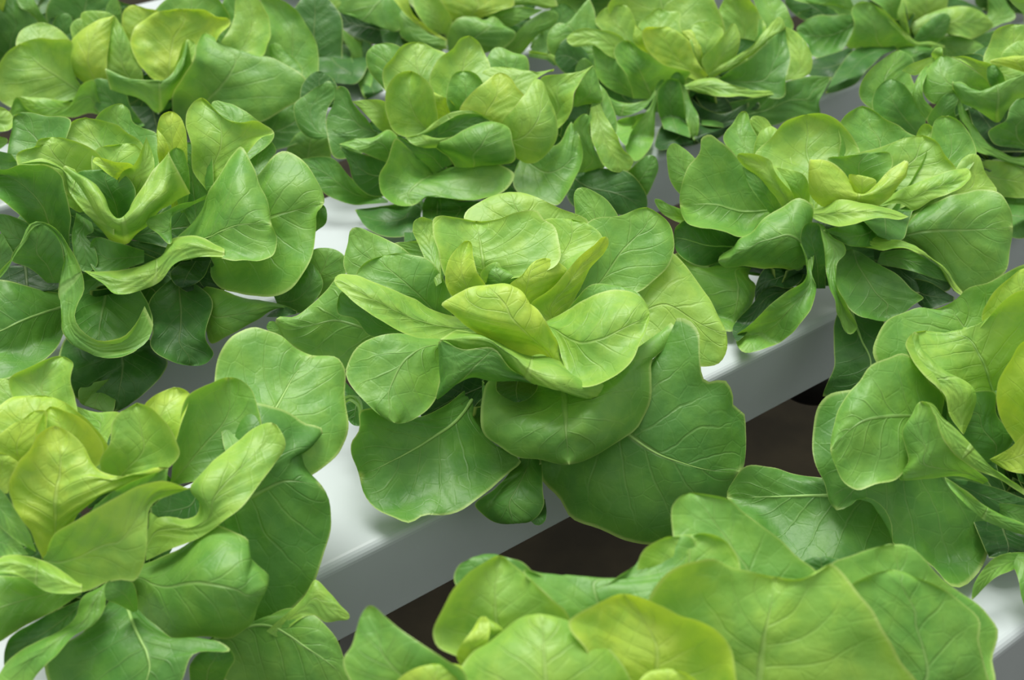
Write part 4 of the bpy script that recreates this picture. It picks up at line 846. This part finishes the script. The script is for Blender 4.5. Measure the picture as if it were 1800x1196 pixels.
# ---- top right lettuces
L = Lettuce(2, 0.690, 'darker lettuce at the top right, cut by the top edge')
L.heart_of()
L.under(1570, 30, 170, 50, 7)
L.frame(1340, 0, 3.737)
L.leaf([[(1300,180),(1480,90),(1490,-30),(1560,-40)], [(1380,220),(1560,167),(1664,110),(1620,30),(1560,-40)]], D=(-.6,-1.4,-2), c='mid')
L.leaf([[(980,220),(950,80),(940,-60),(1060,-100)], [(1060,180),(1210,50),(1210,-60),(1060,-100)]], D=(.6,-.4,-1), c='young')
L.leaf([[(600,80),(480,30),(340,20),(160,-30)], [(620,140),(560,130),(450,55),(340,20),(160,-40)]], D=(.6,.6,.4), c='mid')
L.leaf([[(600,60),(560,-40),(300,-120)], [(600,120),(480,40),(200,-10),(160,-60)]], D=(.4,.2,0), c='mid')
L.leaf([[(600,300),(400,370),(300,400)], [(560,490),(400,530),(300,490)]], D=(1.2,1.2,1.2), c='shade')
L.leaf([[(1300,230),(1420,220),(1540,195)], [(1350,340),(1450,350),(1540,210)]], D=(.2,.2,.2), c='outer')
L.leaf([[(1100,255),(1250,240),(1400,270),(1464,335)], [(1120,340),(1240,380),(1400,395),(1464,335)]], D=(.8,.6,.4), c='mid')
L.leaf([[(900,300),(880,350),(930,450)], [(1150,300),(1110,370),(1010,430),(930,450)]], D=(.7,.7,.7), c='outer')
L.leaf([[(880,308),(760,288),(600,330),(520,420),(460,520),(413,614)], [(875,330),(770,377),(690,452),(630,542),(530,593),(413,614)]], D=(2.2,2.2,2.0), E=(-.3,-.2), c='old')
L.leaf([[(860,180),(780,50),(700,-30),(800,-90)], [(900,180),(912,60),(930,-40),(800,-90)]], D=(1.6,1,.5), c='mid')
L.leaf([[(960,240),(888,140),(915,-20)], [(978,240),(948,120),(935,-30)]], D=(1.9,1.8,1.6), c='young')
L.leaf([[(620,90),(480,98),(360,105),(270,145),(226,195)], [(620,190),(577,260),(500,342),(400,375),(328,364),(298,300),(226,195)]], D=(1.4,1.4,1), E=(-.4,.8), c='outer')
L.leaf([[(970,160),(1080,98),(1200,50),(1300,34),(1400,58),(1482,115)], [(1000,240),(1160,215),(1280,237),(1380,254),(1460,217),(1514,165),(1482,115)]], D=(2,1.4,.6), E=(-.4,-.2), c='young')
L.leaf([[(985,270),(1060,160),(1222,95)], [(1010,285),(1160,278),(1228,180),(1222,95)]], D=(2.2,1.8,1.4), c='outer')
L.leaf([[(700,340),(555,302),(600,170),(590,50),(620,20),(700,15)], [(900,330),(1005,300),(940,240),(860,155),(790,75),(700,15)]], D=(1.8,2.2,2.5), E=(.5,.2), c='mid')
L.leaf([[(700,12),(800,70),(880,150),(950,220),(1010,273),(1110,278),(1195,300)], [(720,30),(790,90),(860,170),(930,242),(990,297),(1100,302),(1198,314)]], D=(2.9,2.9,2.3), c='young', swap=True, crinkle=.4)
L.leaf([[(420,160),(250,120),(150,0),(200,-60)], [(430,60),(400,-40),(200,-60)]], D=(-1,-1.5,-2), c='old')
L = Lettuce(1, 0.485, 'lettuce cut by the right edge near the top, with a curved pale rim')
L.heart_of()
L.under(1750, 175, 110, 95)
L.frame(1340, 0, 3.737)
L.leaf([[(1600,-40),(1640,20),(1719,90)], [(1800,-40),(1850,60),(1719,160)]], D=(-3,-3,-3), c='mid')
L.leaf([[(1050,780),(720,720),(640,640),(640,550),(690,470),(790,390),(900,330)], [(1080,760),(1020,600),(970,480),(1000,400),(900,330)]], D=(-.5,-1.5,-2.5), E=(.3,-.3), c='mid')
L.leaf([[(1000,920),(800,820),(730,690),(770,560),(840,518)], [(1060,880),(1072,780),(1000,640),(940,570),(890,530),(840,518)]], D=(.5,0,-.6), E=(.3,.3), c='outer')
L.leaf([[(1700,580),(1450,390),(1500,270),(1530,205),(1590,172),(1660,160)], [(1760,580),(1830,300),(1790,180),(1660,160)]], D=(-.5,-2,-3), E=(.4,.4), c='young')
L.leaf([[(1700,520),(1600,420),(1570,370),(1615,305),(1680,270),(1740,265)], [(1780,520),(1830,330),(1740,265)]], D=(.3,-.6,-1.2), c='young')
L.leaf([[(1700,560),(1540,430),(1493,402),(1570,378),(1680,368)], [(1780,560),(1830,400),(1680,368)]], D=(1,.4,0), c='heart')
L.leaf([[(1130,368),(1050,393),(960,430),(918,462)], [(1130,405),(1060,455),(1015,494),(918,466)]], D=(0,0,0), c='young', crinkle=.4)
L.leaf([[(1140,410),(1110,355),(1175,311)], [(1182,410),(1187,350),(1175,311)]], D=(.3,.3,.3), c='young')
L.leaf([[(1540,620),(1475,500),(1480,440),(1520,428)], [(1610,590),(1580,480),(1520,428)]], D=(1.4,1.2,1), c='outer')
L.leaf([[(1480,540),(1400,465),(1320,412),(1240,374)], [(1512,490),(1507,425),(1420,396),(1320,367),(1240,373)]], D=(1.6,1,.4), c='young')
L.leaf([[(1500,418),(1600,438),(1719,476),(1830,515)], [(1510,432),(1580,540),(1700,530),(1830,540)]], D=(1.9,1.6,1.4), c='young')
L.leaf([[(1500,640),(1300,620),(1200,655),(1130,684),(1080,652),(1051,590),(1060,500),(1110,423),(1180,366)], [(1510,620),(1482,540),(1400,465),(1320,413),(1250,379),(1180,366)]], D=(2,1.8,.8), E=(-.8,.4), c='mid')
L.leaf([[(1115,388),(1050,463),(1003,560),(993,640),(1023,722),(1082,797)], [(1140,400),(1082,480),(1054,560),(1062,640),(1102,692),(1135,725)]], D=(1,1.4,1.8), E=(.1,.3), c='mid')
L.leaf([[(1340,700),(1400,850),(1550,1000)], [(1500,760),(1640,860),(1770,1000)]], D=(.8,.8,.8), c='shade')
L.leaf([[(1200,880),(1083,800),(1140,690),(1200,622),(1250,609)], [(1292,820),(1264,720),(1285,650),(1250,609)]], D=(2,2.1,2.2), E=(.2,.2), c='outer')
L.leaf([[(1250,535),(1300,540),(1370,585),(1430,605),(1510,588),(1600,540),(1700,495),(1830,440)], [(1246,545),(1300,577),(1370,612),(1430,628),(1510,610),(1600,562),(1700,517),(1830,462)], [(1250,590),(1310,680),(1400,715),(1480,765),(1540,805),(1600,730),(1680,670),(1830,560)]], D=(2.6,3.4,3), E=(-.2,-.9), c='mid', swap=True)
L.leaf([[(1700,980),(1500,922),(1481,870),(1530,828),(1600,788),(1630,700),(1680,650),(1740,647)], [(1800,980),(1840,700),(1740,647)]], D=(2.8,3.0,3), E=(.3,.3), c='outer')
L.leaf([[(1268,628),(1290,770),(1350,860),(1390,985),(1500,1024),(1620,1074),(1800,1110)], [(1286,628),(1340,730),(1420,870),(1500,950),(1620,1018),(1800,1030)]], D=(2.6,2.8,2.6), E=(.2,-.2), c='mid')
L.leaf([[(1380,1100),(1440,1058),(1560,1060),(1719,1098),(1850,1150)], [(1420,1200),(1500,1270),(1650,1300),(1850,1290)]], D=(1.4,1.4,1.4), c='young')
L.leaf([[(1450,1220),(1640,1270),(1850,1260)], [(1500,1500),(1700,1570),(1850,1500)]], D=(1,1,1), c='outer')
# ---- near right lettuce
L = Lettuce(0, 0.126, 'large lettuce at the right edge in front, with a rolled pale rim')
L.heart_of()
L.under(1740, 760, 140, 150)
L.frame(1250, 740, 3.2727)
L.leaf([[(1100,420),(640,340),(480,298),(340,267),(190,268),(130,340),(90,440)], [(1100,600),(1050,740),(800,880),(600,890),(400,740),(250,590),(90,440)]], mid=[(1100,450),(660,430),(400,437),(90,440)], D=(0.2,-.4,-2.2), E=(-.4,1.3), c='outer', rib=3)
L.frame(1400, 440)
L.leaf([[(1050,760),(600,660),(430,600),(404,540),(425,450),(480,365),(560,325),(650,302),(730,308)], [(1100,720),(1270,300),(1250,65),(1196,75),(1100,120),(1010,170),(900,200),(830,265),(730,308)]], mid=[(1070,740),(900,430),(820,330),(730,308)], D=(-.5,-2.5,-3.5), E=(.3,.3), c='mid')
L.leaf([[(1150,620),(1000,450),(968,350),(1005,260),(1100,163),(1210,98)], [(1250,620),(1320,300),(1210,98)]], D=(0,-1.5,-2.4), c='heart')
L.leaf([[(760,1000),(400,760),(280,732),(190,748),(120,810),(90,930),(81,1040),(99,1125),(148,1230),(182,1335),(209,1368)], [(850,1050),(1050,1300),(1030,1500),(945,1715),(858,1774),(740,1680),(600,1600),(515,1536),(501,1454),(465,1363),(383,1306),(328,1308),(282,1345),(209,1368)]], mid=[(800,1020),(560,1180),(330,1240),(209,1368)], D=(0.2,1.2,1.4), E=(-.5,.2), c='outer')
L.leaf([[(1000,1120),(860,960),(790,860)], [(1060,1100),(1145,990),(1050,860),(1040,750),(940,745),(790,860)]], D=(2,1.4,1.2), c='outer')
L.leaf([[(1000,780),(900,820),(800,880),(785,780),(740,710),(650,630),(590,550),(575,490),(600,445),(680,424)], [(1060,740),(1270,600),(1320,300),(1210,212),(1110,255),(1040,310),(970,400),(930,437),(860,465),(770,448),(680,424)]], mid=[(1040,760),(960,560),(900,470),(800,450),(680,424)], D=(1,-.1,-.8), E=(1.2,.5), c='young', rib=1)
L.leaf([[(870,960),(800,860),(785,780),(740,710),(650,630),(590,550),(574,490),(620,428)], [(880,970),(925,850),(932,750),(880,690),(790,640),(700,560),(650,500),(640,440)]], D=(2.0,1.6,.7), E=(.1,-.5), c='young', swap=True)
L.leaf([[(760,860),(770,760),(700,680),(640,600),(580,537),(490,560),(405,600),(340,685),(280,740),(230,830),(190,940),(178,1050)], [(740,900),(625,870),(560,950),(590,1050),(597,1100),(566,1162),(520,1208),(419,1235),(319,1264),(255,1227),(209,1145),(178,1050)]], mid=[(750,880),(550,870),(350,900),(178,1050)], D=(2,3.4,4.0), E=(-.8,.2), c='mid')
L.leaf([[(1150,1020),(1080,900),(1053,800),(1063,680),(1120,580),(1190,483),(1240,470)], [(1320,1020),(1340,600),(1240,470)]], D=(3,2.4,1.8), E=(.4,0), c='heart')
L.leaf([[(1015,1100),(1120,1040),(1200,960),(1320,900)], [(1030,1115),(1100,1155),(1200,1175),(1320,1150)]], D=(3.6,3.4,3), c='heart')
L.leaf([[(980,1230),(860,1190),(700,1198),(540,1202),(597,1105),(575,1040),(556,955),(605,870),(650,796)], [(1010,1215),(930,1145),(830,1070),(755,960),(720,860),(690,805),(650,796)]], D=(4,4.0,3.4), E=(-.4,.4), c='mid')
L.leaf([[(648,796),(720,860),(755,960),(830,1070),(930,1145),(1060,1200),(1200,1290)], [(660,794),(705,802),(775,880),(855,960),(945,1060),(1025,1140),(1100,1190),(1200,1260)]], D=(3.7,4.5,4.6), c='young', swap=True)
L.frame(1250, 740, 3.2727)
L.leaf([[(1500,560),(1560,700),(1600,790)], [(1850,640),(1870,760),(1800,800)]], D=(2,2,2), c='shade')
L.leaf([[(1350,325),(1550,360),(1860,470)], [(1400,370),(1560,490),(1860,610)]], D=(3.2,3.2,3.2), c='old')
L.leaf([[(1560,490),(1680,476),(1860,500)], [(1600,510),(1720,565),(1860,630)]], D=(3.6,3.6,3.6), c='outer')
L.leaf([[(1343,324),(1480,412),(1580,492),(1700,555),(1860,620)], [(1346,336),(1385,402),(1450,467),(1530,542),(1650,602),(1860,675)]], D=(4.2,4.4,4.4), c='mid', swap=True)
L.leaf([[(1850,758),(1720,761),(1640,785),(1560,860),(1510,950),(1498,1025)], [(1850,800),(1735,860),(1640,903),(1570,962),(1505,1028)]], D=(4.6,4.6,4.6), c='mid')
L.leaf([[(1655,775),(1735,840),(1772,930),(1785,1020),(1810,1100)], [(1720,758),(1860,780),(1880,900),(1890,1100)]], D=(5.2,5.2,5.2), c='mid')
# ---- nearest lettuce, cut by the bottom edge
L = Lettuce(0, -0.225, 'nearest lettuce, bright yellow-green, cut by the bottom edge')
L.heart_of()
L.under(1120, 1140, 280, 110)
L.frame(600, 840, 3.0)
L.leaf([[(900,900),(620,600),(593,530),(620,460),(700,423),(780,407)], [(1000,900),(1055,560),(1020,508),(960,448),(880,422),(780,407)]], D=(-1,-2.5,-3.5), c='outer')
L.leaf([[(1250,980),(1100,650),(960,490),(1100,535),(1180,572),(1260,583),(1340,570),(1430,528),(1530,460),(1650,355)], [(1500,980),(1700,640),(1870,500),(1840,310),(1760,308),(1650,355)]], D=(-.4,-1.8,-2.6), E=(.4,.2), c='mid')
L.frame(1100, 840, 2.647)
L.leaf([[(300,720),(240,400),(219,270),(221,120),(250,85),(305,72)], [(500,720),(920,540),(895,442),(800,370),(720,290),(620,215),(530,145),(490,105),(400,83),(305,72)]], D=(-.5,-3,-4.5), E=(.5,.5), c='mid')
L.leaf([[(900,1100),(1000,600),(952,402),(1040,365),(1140,328),(1250,309)], [(1100,1150),(1700,990),(1697,850),(1724,770),(1732,715),(1690,645),(1620,580),(1520,510),(1440,440),(1380,368),(1320,318),(1250,309)]], D=(0,-2.5,-3.5), E=(.4,-.2), c='mid')
L.leaf([[(1000,1100),(1100,720),(1048,490),(1150,442),(1240,430)], [(1200,1150),(1700,1010),(1662,850),(1633,750),(1647,670),(1560,575),(1460,512),(1350,462),(1240,430)]], D=(.4,-1.4,-2.4), E=(.4,-.4), c='mid')
L.leaf([[(200,720),(50,450),(80,345),(190,275),(290,280)], [(300,720),(522,490),(534,410),(510,345),(465,292),(400,264),(340,262),(290,278)]], D=(0,-1.8,-2.8), E=(.4,.4), c='young')
L.leaf([[(500,1150),(250,800),(108,560),(155,480),(240,400),(340,378),(410,375),(480,412),(570,434),(700,462)], [(700,1150),(1420,1060),(1342,942),(1277,855),(1242,780),(1192,700),(1152,620),(1082,540),(1002,440),(952,398),(890,444),(820,465),(700,462)]], mid=[(600,1150),(640,800),(700,462)], D=(1.5,.2,-.8), E=(.5,.8), c='young')
L.frame(600, 840, 3.0)
L.leaf([[(900,1020),(650,970),(590,945),(500,880),(485,830),(515,740),(565,640),(650,540),(750,453),(835,411)], [(1000,1020),(1210,860),(1195,750),(1100,640),(980,520),(900,453),(835,411)]], mid=[(950,1020),(820,760),(810,600),(835,411)], D=(0.3,-.8,-1.4), E=(.8,.6), c='young')
L.leaf([[(740,920),(775,830),(757,735)], [(810,920),(855,815),(757,735)]], D=(1,.8,.6), c='heart')
L.leaf([[(640,1010),(608,950),(700,800),(752,732)], [(710,960),(775,860),(784,780),(752,732)]], D=(2,1.4,.8), c='heart')
L.leaf([[(400,1300),(60,1090),(16,960),(60,890),(85,800),(110,720),(150,674)], [(600,1300),(650,1015),(560,960),(450,895),(380,848),(300,795),(230,735),(150,674)]], D=(2,1,.2), E=(.3,.5), c='mid')
L.leaf([[(500,1300),(250,1150),(300,1065),(380,1010),(480,985),(550,979)], [(700,1300),(690,1100),(628,985),(550,979)]], D=(2.6,2,1.6), c='heart')
L.leaf([[(1500,1250),(1280,920),(1193,755),(1270,700),(1380,640),(1490,613)], [(1700,1250),(2090,1150),(2079,1000),(2046,884),(1976,782),(1874,736),(1783,724),(1700,683),(1600,637),(1490,613)]], mid=[(1600,1250),(1660,900),(1490,613)], D=(2.4,1.2,.6), E=(.9,.9), c='heart')
L.leaf([[(950,1350),(650,1250),(603,1080),(640,985),(700,908),(800,845),(880,788),(960,735),(1045,721)], [(1150,1350),(1580,1250),(1532,1068),(1472,980),(1402,908),(1290,810),(1160,747),(1045,721)]], D=(4,3.4,2), E=(-.8,-.8), c='young')
L.frame(1100, 840, 2.647)
L.leaf([[(180,1100),(55,960),(100,908),(170,892),(200,891)], [(230,1100),(335,950),(280,908),(200,891)]], D=(4.2,3.8,3.4), c='heart')
L.leaf([[(700,520),(780,420),(900,370)], [(1100,540),(1050,420),(900,370)]], D=(-4,-4,-4), c='old')
# ---- lettuces of which only leaf ends reach into the top edge
for row, along, cx, cy, rx, ry, c, label in (
        (4, 0.35, 640, -30, 120, 60, 'outer', 'lettuce beyond the top edge between the two left heads'),
        (3, 0.58, 1080, -20, 120, 50, 'mid', 'lettuce beyond the top edge behind the bright yellow heart'),
        (2, 0.90, 1790, -12, 90, 36, 'outer', 'lettuce at the very top right corner')):
    L = Lettuce(row, along, label)
    L.heart_of()
    L.under(cx, cy, rx, ry, 9, c)
